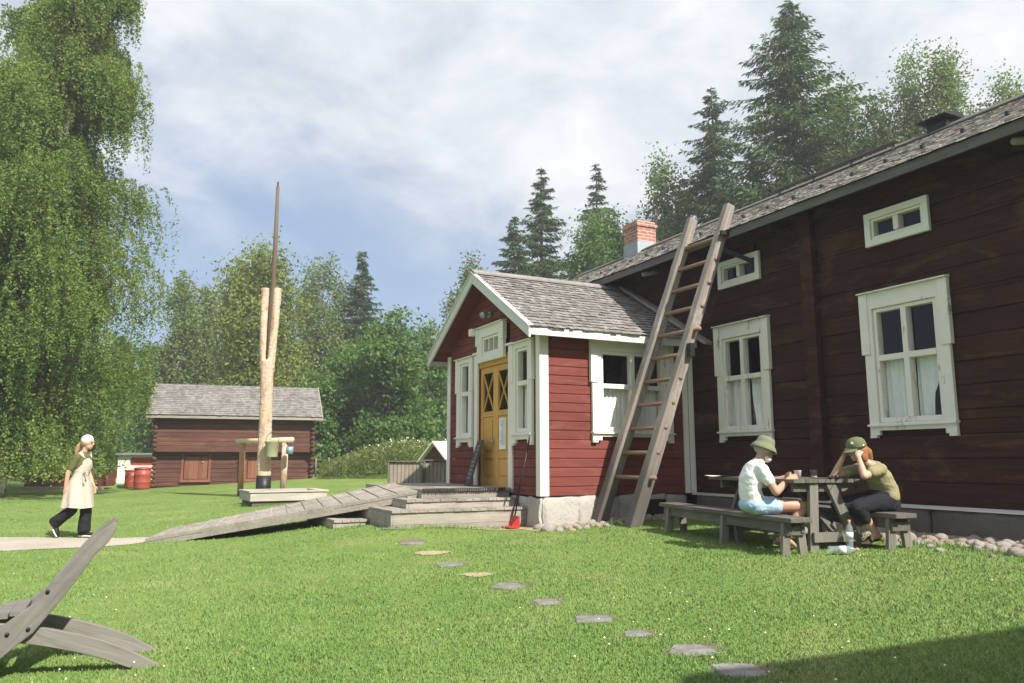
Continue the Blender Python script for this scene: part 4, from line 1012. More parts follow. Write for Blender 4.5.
# far gabled shelter + rail fence
fs2 = thing('play_hut', 'tiny hut with a steep white edged gable beyond the rail fence', 'hut', (-10.4, 45.5, .5), R(-12))
m = MB(); m.prism([(-.75, 0), (.75, 0), (.75, 1.0), (0, 2.35), (-.75, 1.0)], .05, 1.6, 'y'); m.build('wall', M['logsh'], fs2)
m = MB(); m.prism([(-.95, .85), (0, 2.52), (.95, .85), (.95, .95), (0, 2.62), (-.95, .95)], -.1, 1.8, 'y'); m.build('roof', M['greyY'], fs2)
m = MB(); m.beam((-.97, -.12, .85), (0, -.12, 2.6), .06, .09, ref=(0,1,0)); m.beam((.97, -.12, .85), (0, -.12, 2.6), .06, .09, ref=(0,1,0)); m.build('bargeboard', M['white'], fs2)
rfn = thing('rail_fence', 'low dark pole fence running from the storehouse to the flower meadow', 'fence', (-9.3, 38, .42), R(4))
for k in range(5):
    m = MB(); m.tube([(-.9+k*.62, 0, -.1), (-.9+k*.62, 0, .95)], .05, 7); m.build('post', M['dgreyZ'], rfn)
for z in (.3, .55, .8):
    m = MB(); m.tube([(-1.1, .07, z), (1.9, .07, z+.03)], .04, 7); m.build('rail', M['dgrey'], rfn)
# unseen building added so that its eave shades the near corner of the lawn
ed = np.array([.95, .31]); nE = np.array([-.31, .95])
pL = np.array([4.0, .62]); ang = math.atan2(ed[1], ed[0])
nb_ = thing('unseen_house', 'unseen red board house added behind the camera to shade the near lawn', 'house', (pL[0], pL[1], 0), ang)
NB = nb_
# ================================================================== trees
def leaves_at(P, size, flat=.0, aspect=.6, droop=0.0):
    """one rhombus leaf per point with random orientation"""
    n = len(P); s = size*(.65+.7*rng.random(n))
    d = rng.normal(0, 1, (n, 3)); d[:,2] = d[:,2]*(1-flat)-droop; d /= np.linalg.norm(d, axis=1)[:,None]
    r_ = rng.normal(0, 1, (n, 3)); b_ = np.cross(d, r_); b_ /= np.linalg.norm(b_, axis=1)[:,None]+1e-9
    V = np.empty((n, 4, 3)); V[:,0] = P; V[:,1] = P+d*(s*.5)[:,None]+b_*(s*aspect*.5)[:,None]; V[:,2] = P+d*s[:,None]; V[:,3] = P+d*(s*.5)[:,None]-b_*(s*aspect*.5)[:,None]
    return V.reshape(-1, 3)
def limb_path(p0, d, L_, n, curl=(0,0,0), wob=.08):
    pts = [np.array(p0, float)]; d = np.array(d, float); d /= np.linalg.norm(d)
    for i in range(n):
        d = d+np.array(curl)/n+rng.normal(0, wob, 3); d /= np.linalg.norm(d); pts.append(pts[-1]+d*L_/n)
    return pts
def tree_root(name, label, cat, p, group=None): return thing(name, label, cat, tuple(p), random.uniform(0, TAU)*0, group)
def weeping_birch(label, p, H, Rm, n_strands, per, lsize, bottom, leaf, low_crown=0.1):
    t_ = tree_root('weeping_birch', label, 'tree', p)
    m = MB(); tp = limb_path((0,0,-.1), (.02,.0,1), H*.92, 10, wob=.03); m.tube(tp, [max(.03, .27*(1-i/10.5)) for i in range(11)], 10); 
    starts = []; mb2 = MB()
    nl = 96
    for k in range(nl):
        f = .045+.90*k/nl; h = H*f; a = k*2.4+rng.normal(0, .3)
        prof = float(np.interp(f, [0,.12,.3,.45,.7,.9,1], [.68,.72,.66,.48,.21,.13,.08]))
        Ln = Rm*prof*(.80+.22*rng.random())*(.5 if k % 3 == 2 else 1)
        q = np.array(tp[min(10, int(f/.92*10))]); q[2] = h
        pts = limb_path(q, (math.cos(a), math.sin(a), .75-.35*f), Ln*1.15, 7, curl=(0,0,-.75), wob=.10)
        mb2.tube(pts, [max(.012, .085*(1-f*.6)*(1-i/8)) for i in range(8)], 6)
        for i in range(2, 8): starts.append((pts[i], Ln, i/7, a))
    m.build('trunk', M['bark_w'], t_, recalc=False); mb2.build('limbs', M['bark_d'], t_, recalc=False)
    out = []
    for _ in range(n_strands):
        q, Ln, f, a = starts[rng.integers(len(starts))]
        s0 = q+rng.normal(0, .15*Ln, 3)*np.array([1,1,1.1]); 
        dirn = np.array([math.cos(a), math.sin(a), 0])*rng.uniform(.1, .5)+rng.normal(0, .25, 3); 
        Lg = rng.uniform(.4, 2.1)*(.5+.7*f); k = per
        tt = np.sort(rng.random(k)); x = s0[None]+dirn[None]*(1-np.exp(-tt*3))[:,None]*.5*Lg; x[:,2] += .10*Lg*np.sin(tt*2)-tt**1.4*Lg
        x += rng.normal(0, .035, x.shape); out.append(x[x[:,2] > bottom+rng.random()*.5])
    Pn = np.concatenate(out); npmesh('crown', leaves_at(Pn, lsize, droop=.5, aspect=.62), 4, leaf, t_); return t_
def crown_tree(name, label, p, H, lobes, n, lsize, leaf, bark, trunk_r=.16, trunk_h=.9, cl=.5, group=None, limbs=12, airy=.0):
    """lobes: (x, y, z, rx, ry, rz) relative to the base; leaves gather in twig clusters near the lobe surfaces"""
    t_ = tree_root(name, label, 'tree', p, group); m = MB()
    tp = limb_path((0,0,-.1), (0,0,1), H*trunk_h, 9, wob=.035); m.tube(tp, [max(.02, trunk_r*(1-i/9.6)) for i in range(10)], 8)
    m.build('trunk', bark, t_, recalc=False); m = MB()
    vol = np.array([l[3]*l[4]*l[5] for l in lobes])**.7; vol /= vol.sum(); P = []; ncl = max(20, n//26)
    lim = 0
    for l, v in zip(lobes, vol):
        c = np.array(l[:3]); r_ = np.array(l[3:]); k = max(3, int(ncl*v))
        d = rng.normal(0, 1, (k, 3)); d /= np.linalg.norm(d, axis=1)[:,None]; rad = (.45+.55*rng.random(k)**.6)*(1+.22*rng.normal(0, 1, k)*.6)
        C_ = c+d*r_*rad[:,None]
        for q in C_:
            kk = max(4, int(26*rng.uniform(.4, 1.6))); P.append(q+rng.normal(0, 1, (kk, 3))*cl*np.array([1,1,.6 if airy == 0 else 1.0])*rng.uniform(.55, 1.2))
        for q in C_[:max(1, int(limbs*v*2))]:
            zz = max(.15*H, min(H*trunk_h*.95, q[2]-.6*np.hypot(q[0], q[1]))); i = min(9, int(zz/(H*trunk_h)*9)); a = np.array(tp[i]); mid = (a+q)/2+np.array([0,0,.08*H*.3])
            m.tube([a, mid, q], [trunk_r*.3, trunk_r*.18, .012], 5)
    m.build('limbs', M['bark_d'], t_, recalc=False)
    Pn = np.concatenate(P); Pn = Pn[Pn[:,2] > .25]; npmesh('crown', leaves_at(Pn, lsize, droop=.25 if airy else 0), 4, leaf, t_); return t_
def spruce(label, p, H, Rm, n_lev, nb, lsize, leaf, group=None, z0=.06, power=.85, lean=0, sparse=1.0):
    t_ = tree_root('spruce_tree', label, 'tree', p, group); m = MB(); m.tube([(0,0,-.1), (lean*.3,0,H*.5), (lean,0,H)], [H*.013, H*.008, .01], 8); m.build('trunk', M['bark_d'], t_, recalc=False)
    P = []; D = []; S = []; mb2 = MB()
    n_lev = int(n_lev*1.9); nb = max(4, int(nb/1.75))
    for i in range(n_lev):
        f = z0+(1-z0)*(i+rng.random()*.8)/n_lev; h = H*f; Lr = Rm*((1-f)**power)*(.62+.55*rng.random())+.12
        for k in range(nb):
            a = rng.random()*TAU; Ln = Lr*rng.uniform(.55, 1.15); droop = .10+.42*(1-f)
            c, s_ = math.cos(a), math.sin(a); nt_ = max(6, int(Ln/lsize*15*sparse)); tt = (np.arange(nt_)+rng.random(nt_))/nt_
            r_ = Ln*tt; z = h-droop*r_+.42*Ln*tt**2.4*droop*1.6
            q = np.stack([c*r_+lean*f, s_*r_, z], 1)
            lat = rng.normal(0, 1, nt_)*(.16*Ln*(1-tt*.8))+0; q[:,0] += -s_*lat; q[:,1] += c*lat; q[:,2] -= np.abs(lat)*.35
            P.append(q); d = np.stack([np.full(nt_, c), np.full(nt_, s_), np.full(nt_, -.35)], 1)+np.stack([-s_*np.sign(lat), c*np.sign(lat), lat*0-.3], 1)*.7+rng.normal(0, .35, (nt_,3)); D.append(d); S.append(lsize*(.6+.8*rng.random(nt_))*(.75+.35*(1-f)))
            if k < 3 and i % 2 == 0: mb2.tube([(lean*f,0,h), (c*Ln*.5+lean*f, s_*Ln*.5, h-droop*Ln*.45), (c*Ln*.9+lean*f, s_*Ln*.9, h-droop*Ln*.75)], [.03, .02, .008], 4)
    mb2.build('branches', M['bark_d'], t_, recalc=False)
    P = np.concatenate(P); D = np.concatenate(D); S = np.concatenate(S); D /= np.linalg.norm(D, axis=1)[:,None]; n = len(P)
    b_ = np.cross(D, rng.normal(0, 1, (n,3))*np.array([.6,.6,1])); b_ /= np.linalg.norm(b_, axis=1)[:,None]+1e-9
    V = np.empty((n,4,3)); V[:,0] = P-D*(S*.1)[:,None]; V[:,1] = P+D*(S*.45)[:,None]+b_*(S*.15)[:,None]; V[:,2] = P+D*S[:,None]+np.array([0,0,-.12])*S[:,None]; V[:,3] = P+D*(S*.45)[:,None]-b_*(S*.15)[:,None]
    # the leader
    npmesh('crown', V.reshape(-1,3), 4, leaf, t_); return t_
def base(px, Y, py=470):
    q = place(px, py, Y); return (q[0], Y, float(gz(q[0], Y)))
def topz(px, py, Y): return place(px, py, Y)[2]-float(gz(place(px, py, Y)[0], Y))
# --- big birch at the left
b0 = base(-2, 26.5)
weeping_birch('huge weeping birch filling the left edge behind the walking person', b0, 24.5, 5.6, 16000, 50, .088, .42, M['birch_leaf'])
weeping_birch('second weeping birch standing behind the huge one at the left edge', base(-45, 33), 33, 7.6, 5200, 36, .16, .7, M['birch_leaf'])
# --- background, left of the porch
def birchy(label, px, py, Y, half, n=8000, ls=.24, leaf='birch_far', name='birch_tree', bottom=.12, group=None, cl=None, airy=1):
    H = topz(px, py, Y); rx = half/777*Y; lobes = []; k = 9
    for i in range(k):
        f = bottom+(1-bottom)*(i+.5)/k; w_ = rx*(math.sin(math.pi*min(1, (f*.86+.10)))**.75)*random.uniform(.75, 1.05)
        for _ in range(2): lobes.append((random.uniform(-.42,.42)*rx, random.uniform(-.4,.4)*rx, H*min(.93, f), w_*random.uniform(.55,.8), w_*random.uniform(.55,.8), H*.085*random.uniform(.8,1.25)))
    lobes.append((0, 0, H*.95, rx*.16, rx*.16, H*.05))
    return crown_tree(name, label, base(px, Y, py), H, lobes, int(n*2.1), ls*1.05, M[leaf], M['bark_w'] if px < 600 else M['bark_d'], H*.008, .8, cl or rx*.13+.12, group, airy=airy)
birchy('slender birch rising left of the storehouse roof', 182, 275, 60, 24, 7000)
birchy('slender birch just right of the other one over the storehouse roof', 205, 283, 64, 20, 6000)
birchy('narrow birch between the slender pair and the broad pale tree', 237, 262, 66, 24, 6000)
birchy('broad pale green birch behind the well post', 262, 252, 52, 58, 17000, .24, 'willow')
birchy('dark feathery birch behind the broad pale tree', 322, 258, 62, 34, 9000)
birchy('tall birch tight against the left side of the dark spruce', 345, 290, 66, 22, 5000)
spruce('dark pointed spruce alone above the maple', base(363, 64, 250), topz(363, 250, 64), 4.4, 40, 9, .42, M['spruce'])
def broad(label, px, py, Y, half, n, ls=.26, leaf='broad', name='maple_tree', cl=.42, bottom=.08):
    H = topz(px, py, Y); rx = half/777*Y; lobes = []
    for _ in range(17):
        a = random.uniform(0, TAU); r_ = random.uniform(.1, .72)*rx; f = random.uniform(bottom, .86); k = math.sin(math.pi*min(.98, f*.78+.2)) if bottom < .3 else .9
        lobes.append((math.cos(a)*r_*k, math.sin(a)*r_*k, H*f, rx*random.uniform(.28,.42), rx*random.uniform(.28,.42), H*random.uniform(.09,.15)))
    lobes.append((0, 0, H*.86, rx*.3, rx*.3, H*.13))
    return crown_tree(name, label, base(px, Y, py), H, lobes, n, ls, M[leaf], M['bark_d'], .2, .75, cl, limbs=22)
broad('broad round green maple beside the porch, fullest of the trees there', 398, 308, 44, 58, 22000, .25)
broad('smaller maple between the well and the round maple', 348, 345, 47, 36, 9000)
broad('leafy tree peeping over the maple by the porch gable', 432, 318, 52, 34, 9000)
broad('dark bushy tree behind the right end of the storehouse', 318, 372, 44, 30, 8000)
birchy('pale birch showing right beside the porch gable', 468, 258, 58, 26, 8000, .22)
# --- left edge, beyond the big birch
for px, py, Y, hf, lab in ((118, 330, 56, 30, 'bushy tree left of the storehouse, behind the big birch'), (148, 345, 60, 28, 'thin dark tree just left of the storehouse gable'), (90, 360, 52, 34, 'bush under the right side of the big birch'), (40, 340, 48, 46, 'dense tree hidden behind the lower crown of the big birch')):
    broad(lab, px, py, Y, hf, 8000, .3)
# --- behind the farmhouse
spruce('tall spruce left of the pair above the porch roof', base(541, 56, 166), topz(541, 166, 56), 6.2, 44, 9, .36, M['spruce'])
spruce('shorter spruce leaning against the left of the spruce pair', base(514, 54, 216), topz(517, 216, 54), 5.6, 40, 9, .36, M['spruce'])
spruce('slim dark spruce right of the pair above the porch roof', base(596, 64, 162), topz(596, 162, 64), 5.2, 44, 9, .38, M['spruce'])
broad('green leafy tree between the porch roof and the brick chimney', 602, 205, 50, 46, 27000, .22, 'broad', 'broadleaf_tree', .5, .5)
birchy('grey green birch above the brick chimney', 668, 165, 47, 32, 14000, .2)
broad('leafy tree hidden behind the brick chimney', 645, 215, 54, 34, 13000, .22, 'broad', 'broadleaf_tree', .45, .5)
spruce('dark spruce left of the giant one behind the ladder top', base(711, 47, 86), topz(711, 86, 47), 7.4, 46, 10, .33, M['spruce'])
spruce('giant spruce, tallest tree over the farmhouse roof', base(787, 41, 0), topz(787, 0, 41), 9.2, 48, 12, .33, M['spruce'], power=.66)
spruce('spruce standing in the shade between the giant one and the dark one', base(752, 44, 150), topz(752, 150, 44), 5.0, 38, 10, .33, M['spruce'])
birchy('birch with a rounded top right of the giant spruce', 838, 80, 42, 38, 19000, .18)
birchy('airy birch rising left of the black chimney cap', 905, 66, 40, 46, 24000, .15)
birchy('tall airy birch above the black chimney cap', 945, 48, 38, 46, 22000, .15)
birchy('small birch over the roof at the right edge', 1008, 84, 36, 38, 20000, .15)
birchy('birch filling the gap between the giant spruce and the black chimney cap', 874, 98, 41, 36, 15000, .17)
# --- far wood closing the view
def far_wood():
    Vs = []
    for _ in range(330):
        px = random.uniform(-330, 1350); Y = random.uniform(76, 104); h = random.uniform(8, 13) if px < 500 else random.uniform(9, 15); x = (px-512)/777*Y; g = float(gz(x, Y)); n = 520; r_ = random.uniform(2.2, 3.8)
        z = rng.random(n)**.8; a = rng.random(n)*TAU; k = np.sin(np.pi*np.clip(z*.85+.15, 0, 1))**.7*r_*np.sqrt(rng.random(n)); P = np.stack([x+np.cos(a)*k, Y+np.sin(a)*k, g+z*h], 1); P += rng.normal(0, .3, P.shape); Vs.append(leaves_at(P, .75))
    tag(npmesh('far_wood', np.concatenate(Vs), 4, M['broad']), 'dark mixed wood closing off the far side of the yard', 'wood', kind='stuff')
far_wood()
# --- flower meadow left of the bins
def meadow(n, name, mat, flowers=False):
    px = 322+rng.random(n)*135; Y = 33+rng.random(n)*9; x = (px-512)/777*Y; z0 = gz(x, Y); top = .55+1.0*np.clip((px-325)/60, 0, 1)
    if not flowers:
        h = top*rng.random(n)**.6; P = np.stack([x, Y, z0+h], 1); V = leaves_at(P, .26, aspect=.14, droop=-.6); tag(npmesh(name, V, 4, mat), 'tall unmown meadow plants left of the plank bins', 'plants', kind='stuff')
    else:
        k = px > 340; x, Y, z0, top = x[k], Y[k], z0[k], top[k]; n = len(x); P = np.stack([x, Y, z0+top*(.8+.3*rng.random(n))], 1); P = np.repeat(P, 9, 0)+rng.normal(0, .055, (n*9, 3))*np.array([1,1,1.8]); V = leaves_at(P, .07, aspect=.9); tag(npmesh(name, V, 4, mat), 'cream flower heads on the tall meadow plants', 'flowers', kind='stuff')
meadow(14000, 'meadow_plants', M['hedge']); meadow(75, 'meadow_flowers', M['flower'], True)
HAZE = .0016
# ================================================================== unseen house (outside the frame, added to cast the near shade)
NB.rotation_euler = (0, 0, ang)
m2 = MB(Tr(0, -.45, 0)); boards(m2, .5, 11, .25, 4.55, .2, [(2.5, 3.5, 1.4, 2.8), (6.5, 7.5, 1.4, 2.8)], -.16, 0); m2.build('wall', M['red'], NB, recalc=False)
m2 = MB()
for x in (.5, 10.85): m2.prism([(-.62, .25), (-6, .25), (-6, 4.5), (-3.2, 6.2), (-.62, 4.6)], x, x+.15, 'x')
m2.box(.5, 11, -6.16, -6.0, .25, 4.5); m2.build('gable_wall', M['red'], NB)
m2 = MB(); m2.prism([(0, 4.47), (-3.2, 6.37), (-6.5, 4.47), (-6.5, 4.57), (-3.2, 6.47), (0, 4.57)], 0, 11.5, 'x'); m2.build('roof', M['shingleX'], NB)
m2 = MB(); m2.box(.45, 11.05, -6.2, -.40, -.1, .25); m2.build('foundation', M['found'], NB)

# ================================================================== picnic set
PA = R(10); E1H = (math.cos(PA), -math.sin(PA)); E2H = (math.sin(PA), math.cos(PA)); T0H = (0.0, 1.6)
def pic(t1, t2): return (T0H[0]+t1*E1H[0]+t2*E2H[0], T0H[1]+t1*E1H[1]+t2*E2H[1])
PANG = HANG-PA
def picW(t1, t2, z=0):
    s, w_ = pic(t1, t2); return fromH(s, w_, z)
def gP(t1, t2): return gzH(*pic(t1, t2))
G0 = gP(.7, .04)
TOPZ = 1.055-G0
tb = thing('picnic_table', 'grey plank picnic table with A-frame legs between two benches by the log wall', 'table', tuple(picW(.84, .04, G0)), PANG)
TT = Tr(-.84, -.04, 0)
m = MB(TT)
for k in range(6):
    a = -.42+k*.88/6; m.box(.10+random.uniform(-.008,.008), 1.74, a+.004, a+.88/6-.004, TOPZ-.034, TOPZ+random.uniform(-.002,.002))
m.build('tabletop', M['dgrey'], tb, recalc=False)
for t1, lean in ((.13, 0), (1.46, .0)):
    for (f2, u2) in ((.25, .20), (-.30, .0)) if t1 < 1 else ((.42, .12), (-.16, -.12)):
        gg = gP(t1, f2)-G0
        m = MB(TT); m.beam((t1, f2, gg-.02), (t1+.02, u2, TOPZ-.036), .10, .045, ref=(1,0,0)); m.build('leg', M['greyZ'] if 0 else M['dgreyZ'], tb)
    m = MB(TT); m.box(t1+.035, t1+.075, -.36, .42, TOPZ-.125, TOPZ-.036); m.build('apron', M['dgrey'], tb)
    m = MB(TT); m.box(t1-.055, t1-.026, -.24, .27, .07, .165); m.build('crossbar', M['dgreyZ'], tb)
m = MB(TT); m.beam((.12, .0, .16), (.75, .02, TOPZ-.04), .07, .04); m.beam((1.35, .0, .16), (.80, .02, TOPZ-.04), .07, .04); m.build('brace', M['dgrey'], tb)
def bench(label, a, b_, h, legs, width=.27):
    """a, b_: bench axis end points in the house frame"""
    a = np.array(a); b_ = np.array(b_); d = b_-a; Ln = np.linalg.norm(d); ang_ = math.atan2(d[1], d[0])
    g = gzH(*a); o = thing('bench', label, 'bench', tuple(fromH(a[0], a[1], g)), HANG+ang_)
    gb = gzH(*b_)-g
    sl = (gb*.5)/Ln
    tilt = Matrix.Rotation(-math.atan(sl), 4, 'Y')
    m = MB(tilt); 
    for k in range(2): m.box(-.02-.015*k, Ln, -width/2+k*width/2+.004, -width/2+(k+1)*width/2-.004, h-.045, h)
    m.build('seat', M['dgrey'], o, bevel=.004)
    m = MB(tilt); m.box(.06, Ln-.06, width/2-.075, width/2-.04, h-.15, h-.047); m.box(.06, Ln-.06, -width/2+.04, -width/2+.075, h-.15, h-.047); m.build('rail', M['dgrey'], o)
    for x in legs:
        for sg in (-1, 1):
            p_ = a+d/Ln*x; m = MB(); zz = gzH(*p_)-g; m.beam((x, sg*(width/2-.03), zz-.02), (x, sg*(width/2-.06), h-.05+sl*x), .085, .045, ref=(1,0,0)); m.build('leg', M['dgreyZ'], o)
        m = MB(); m.box(x-.05, x-.026, -width/2+.03, width/2-.03, h-.17+sl*x, h-.085+sl*x); m.build('bearer', M['dgrey'], o)
    return o
BH = .365
bench('long grey bench on the lawn side of the picnic table under the man', pic(-.10, .56), pic(2.55, .58), BH, (.12, 1.2, 2.45))
bench('grey bench on the wall side of the picnic table under the woman in the cap', pic(-.32, -.48), pic(2.3, -.50), .345, (.10, 1.2, 2.2))
def onT(t1, t2, dz=0): return tuple(picW(t1, t2, G0+TOPZ+dz))
def small(name, label, cat, loc, rz=0): return thing(name, label, cat, loc, rz)
gl = M['glass']
o = small('coffee_cup', 'white paper cup in front of the man in the bucket hat', 'cup', onT(.42, .17)); m = MB(); m.lathe([(0,.003),(.028,.003),(.038,.085),(.040,.087),(.036,.084),(.027,.01),(0,.01)]); m.build('cup_body', M['paper'], o)
o = small('drinking_glass', 'clear drinking glass next to the white cup on the table', 'glass', onT(.30, .06)); m = MB(); m.lathe([(0,.003),(.032,.003),(.036,.095),(.033,.095),(.029,.012),(0,.012)]); m.build('glass_body', gl, o)
m = MB(); m.lathe([(0,.012),(.029,.012),(.03,.03),(0,.03)]); m.build('drink', plain('drink', (.45,.42,.36), .1, bs=0), o)
o = small('coffee_cup', 'white cup beside the elbow of the woman in the cap', 'cup', onT(.27, -.20)); m = MB(); m.lathe([(0,.003),(.028,.003),(.038,.075),(.040,.077),(.036,.074),(.027,.01),(0,.01)]); m.build('cup_body', M['paper'], o)
o = small('sunglasses', 'dark sunglasses lying on the table between the two people', 'sunglasses', onT(.10, -.02), PANG+1.2); m = MB()
for x in (-.035, .035): m.tube([(x, -.004, .022), (x, .004, .022)], [.026, .026], 12)
m.build('lens', M['black'], o); m = MB(); m.beam((-.012,0,.028), (.012,0,.028), .006, .006); m.beam((-.062,0,.026), (-.06,.13,.012), .006, .006); m.beam((.062,0,.026), (.06,.13,.012), .006, .006); m.build('frame', M['black'], o)
o = small('leaflet', 'white paper sheet lying on the far end of the picnic table', 'paper', onT(1.56, .32, .002), PANG+.2); m = MB()
vs = [(x*.15, y*.21, .002+.012*abs(x)*(.5+.5*y)) for y in (-1,-.5,0,.5,1) for x in (-1,-.5,0,.5,1)]; m.add(vs, [(j*5+i, j*5+i+1, j*5+i+6, j*5+i+5) for j in range(4) for i in range(4)], True); m.build('sheet', M['paper'], o)
def bottle(label, loc, rot):
    o = small('water_bottle', label, 'bottle', loc); o.rotation_euler = rot
    m = MB(); m.lathe([(0,.002),(.033,.002),(.036,.02),(.034,.06),(.036,.09),(.036,.18),(.030,.215),(.014,.245),(.0135,.262),(0,.262)]); m.build('bottle_body', M['plastic'], o)
    m = MB(); m.lathe([(.0362,.10),(.0372,.10),(.0372,.165),(.0362,.165)]); m.build('wrapper', plain('wrapper', (.75,.76,.78), .4, bs=0), o)
    m = MB(); m.lathe([(.0155,.262),(.0155,.283),(0,.284)]); m.build('cap', plain('bottle_cap', (.7,.25,.15), .4, bs=0), o)
def plastic():
    m, nt, b, o = newmat('clear_plastic'); t_ = N(nt, 'ShaderNodeBsdfTransparent'); t_.inputs[0].default_value = (.82,.88,.88,1); b.inputs['Base Color'].default_value = (.6,.66,.68,1); b.inputs['Roughness'].default_value = .12
    ms = N(nt, 'ShaderNodeMixShader'); ms.inputs[0].default_value = .28; L(nt, t_.outputs[0], ms.inputs[1]); L(nt, b.outputs[0], ms.inputs[2]); L(nt, ms.outputs[0], o.inputs[0]); return m
M['plastic'] = plastic()
bottle('clear plastic bottle standing upright in the grass by the table leg', tuple(fromH(-.02, 1.53, gzH(-.02, 1.53)+.01)), (.03, .02, 0))
bottle('clear plastic bottle lying on its side in the grass by the bench', tuple(fromH(-.10, 1.93, gzH(-.1, 1.93)+.05)), (R(88), 0, R(75)))

# ================================================================== lounge chair at the left
lc = thing('lounge_chair', 'low weathered wooden lounge chair with crossed curved planks', 'chair', tuple(fromH(0, 8.35, gzH(0, 8.35))), HANG)
CO = Tr(0, -8.35, -gzH(0, 8.35))
railo = [(8.087,.862),(8.107,.88),(8.209,.798),(8.282,.707),(8.335,.63),(8.387,.562),(8.466,.449),(8.536,.399),(8.639,.317),(8.80,.21),(8.98,.12),(9.10,.03),(9.05,.0),(8.90,.06),(8.72,.11),(8.624,.148),(8.558,.207),(8.476,.275),(8.352,.445),(8.283,.547),(8.189,.70),(8.126,.765),(8.091,.835)]
lego = [(8.80,.35),(8.62,.325),(8.452,.28),(8.325,.239),(8.191,.191),(8.054,.127),(7.859,.008),(8.02,.008),(8.183,.084),(8.317,.134),(8.444,.175),(8.545,.206),(8.66,.235),(8.80,.25)]
lego = [(p-.075 if p < 8.4 else p-.075*(8.9-p)/.5, q) for p, q in lego]
for sx in (-.275, .235):
    m = MB(CO); m.prism(railo, sx, sx+.04, 'x'); m.build('side_rail', M['chairr'], lc, bevel=.004)
for sx in (-.232, .192):
    m = MB(CO); m.prism(lego, sx, sx+.038, 'x'); m.build('leg', M['chairl'], lc, bevel=.004)
def along(poly, a, b_, n, off):
    pts = np.array(poly[a:b_+1]); d = np.r_[0, np.cumsum(np.linalg.norm(np.diff(pts, axis=0), axis=1))]; out = []
    for t_ in np.linspace(0.02, .98, n):
        q = np.array([np.interp(t_*d[-1], d, pts[:,k]) for k in (0,1)]); q2 = np.array([np.interp(min(t_*d[-1]+.02, d[-1]), d, pts[:,k]) for k in (0,1)]); q1 = np.array([np.interp(max(t_*d[-1]-.02, 0), d, pts[:,k]) for k in (0,1)]); u = (q2-q1)/np.linalg.norm(q2-q1); out.append((q, u))
    return out
for (q, u) in along([(8.15,.765),(8.22,.70),(8.30,.60),(8.40,.455),(8.475,.375)], 0, 4, 6, 0):
    m = MB(CO); n_ = np.array([-u[1], u[0]]); m.prism([tuple(q+u*.038-n_*.012), tuple(q+u*.038+n_*.012), tuple(q-u*.038+n_*.012), tuple(q-u*.038-n_*.012)], -.233, .233, 'x'); m.build('back_slat', M['dgrey'], lc)
for k in range(6):
    x = 8.535+k*.075; z = .392-.012*k; m = MB(CO); m.box(-.233, .233, x, x+.066, z-.022, z); m.build('seat_slat', M['chairw'], lc)

for (y, z) in ((8.42, .50), (8.50, .30), (8.60, .28)):
    m = MB(CO); m.tube([(-.284, y, z), (-.272, y, z)], .011, 10); m.build('bolt', M['black'], lc)
# ================================================================== people
def skinmat(name, c):
    m, nt, b, o = newmat(name); n = noise(nt, objco(nt), 14, 4, .6)
    L(nt, ramp(nt, n, [(.3, tuple(x*.9 for x in c)), (.7, c)]), b.inputs['Base Color']); b.inputs['Roughness'].default_value = .5
    b.inputs['Subsurface Weight'].default_value = .12; b.inputs['Subsurface Radius'].default_value = (.01,.004,.002); return m
def cloth(name, c, var=.1):
    m, nt, b, o = newmat(name); n = noise(nt, objco(nt), 7, 5, .6)
    L(nt, ramp(nt, n, [(.3, tuple(x*(1-var) for x in c)), (.7, c)]), b.inputs['Base Color']); b.inputs['Roughness'].default_value = .9; b.inputs['Specular IOR Level'].default_value = .15
    bump(nt, noise(nt, objco(nt), 12, 4, .6, 1.2), b, .5, .02); return m
M['skin'] = skinmat('skin', (.56,.34,.24)); M['skin_tan'] = skinmat('tanned_skin', (.50,.28,.19))
V3 = lambda *a: Vector(a)
def hand(mb, wrist, d, nrm, thumb, curl=.5, k=1.0):
    """palm, four unequal bent fingers and a thumb; nrm points out of the palm, thumb towards the thumb side"""
    d = Vector(d).normalized(); nrm = Vector(nrm); nrm = (nrm-d*nrm.dot(d)).normalized(); th = d.cross(nrm)
    if th.dot(Vector(thumb)) < 0: th = -th
    w_ = Vector(wrist); mb.tube([w_-d*.02, w_+d*.03*k, w_+d*.09*k], [(.027*k,.020*k), (.038*k,.017*k), (.042*k,.014*k)], 12, side=th, caps='round')
    for i, ln in enumerate((.072, .080, .074, .058)):
        p = w_+d*.088*k+th*(.030-.020*i)*k; q = d.copy(); pts = [p-d*.02*k]; 
        for seg in (.45, .32, .25):
            pts.append(pts[-1]+q*ln*k*seg*(1.28 if seg == .45 else 1)); q = (q*math.cos(curl)+nrm*math.sin(curl)).normalized()
        mb.tube(pts, [.0095*k,.009*k,.0085*k,.007*k], 8, caps='round')
    p = w_+d*.025*k+th*.026*k; q = (d*.7+th*.7).normalized(); p2 = p+q*.045*k; p3 = p2+(q*.5+d*.5+nrm*.4).normalized()*.036*k; mb.tube([p-q*.01, p2, p3], [.013*k,.011*k,.008*k], 8, caps='round')
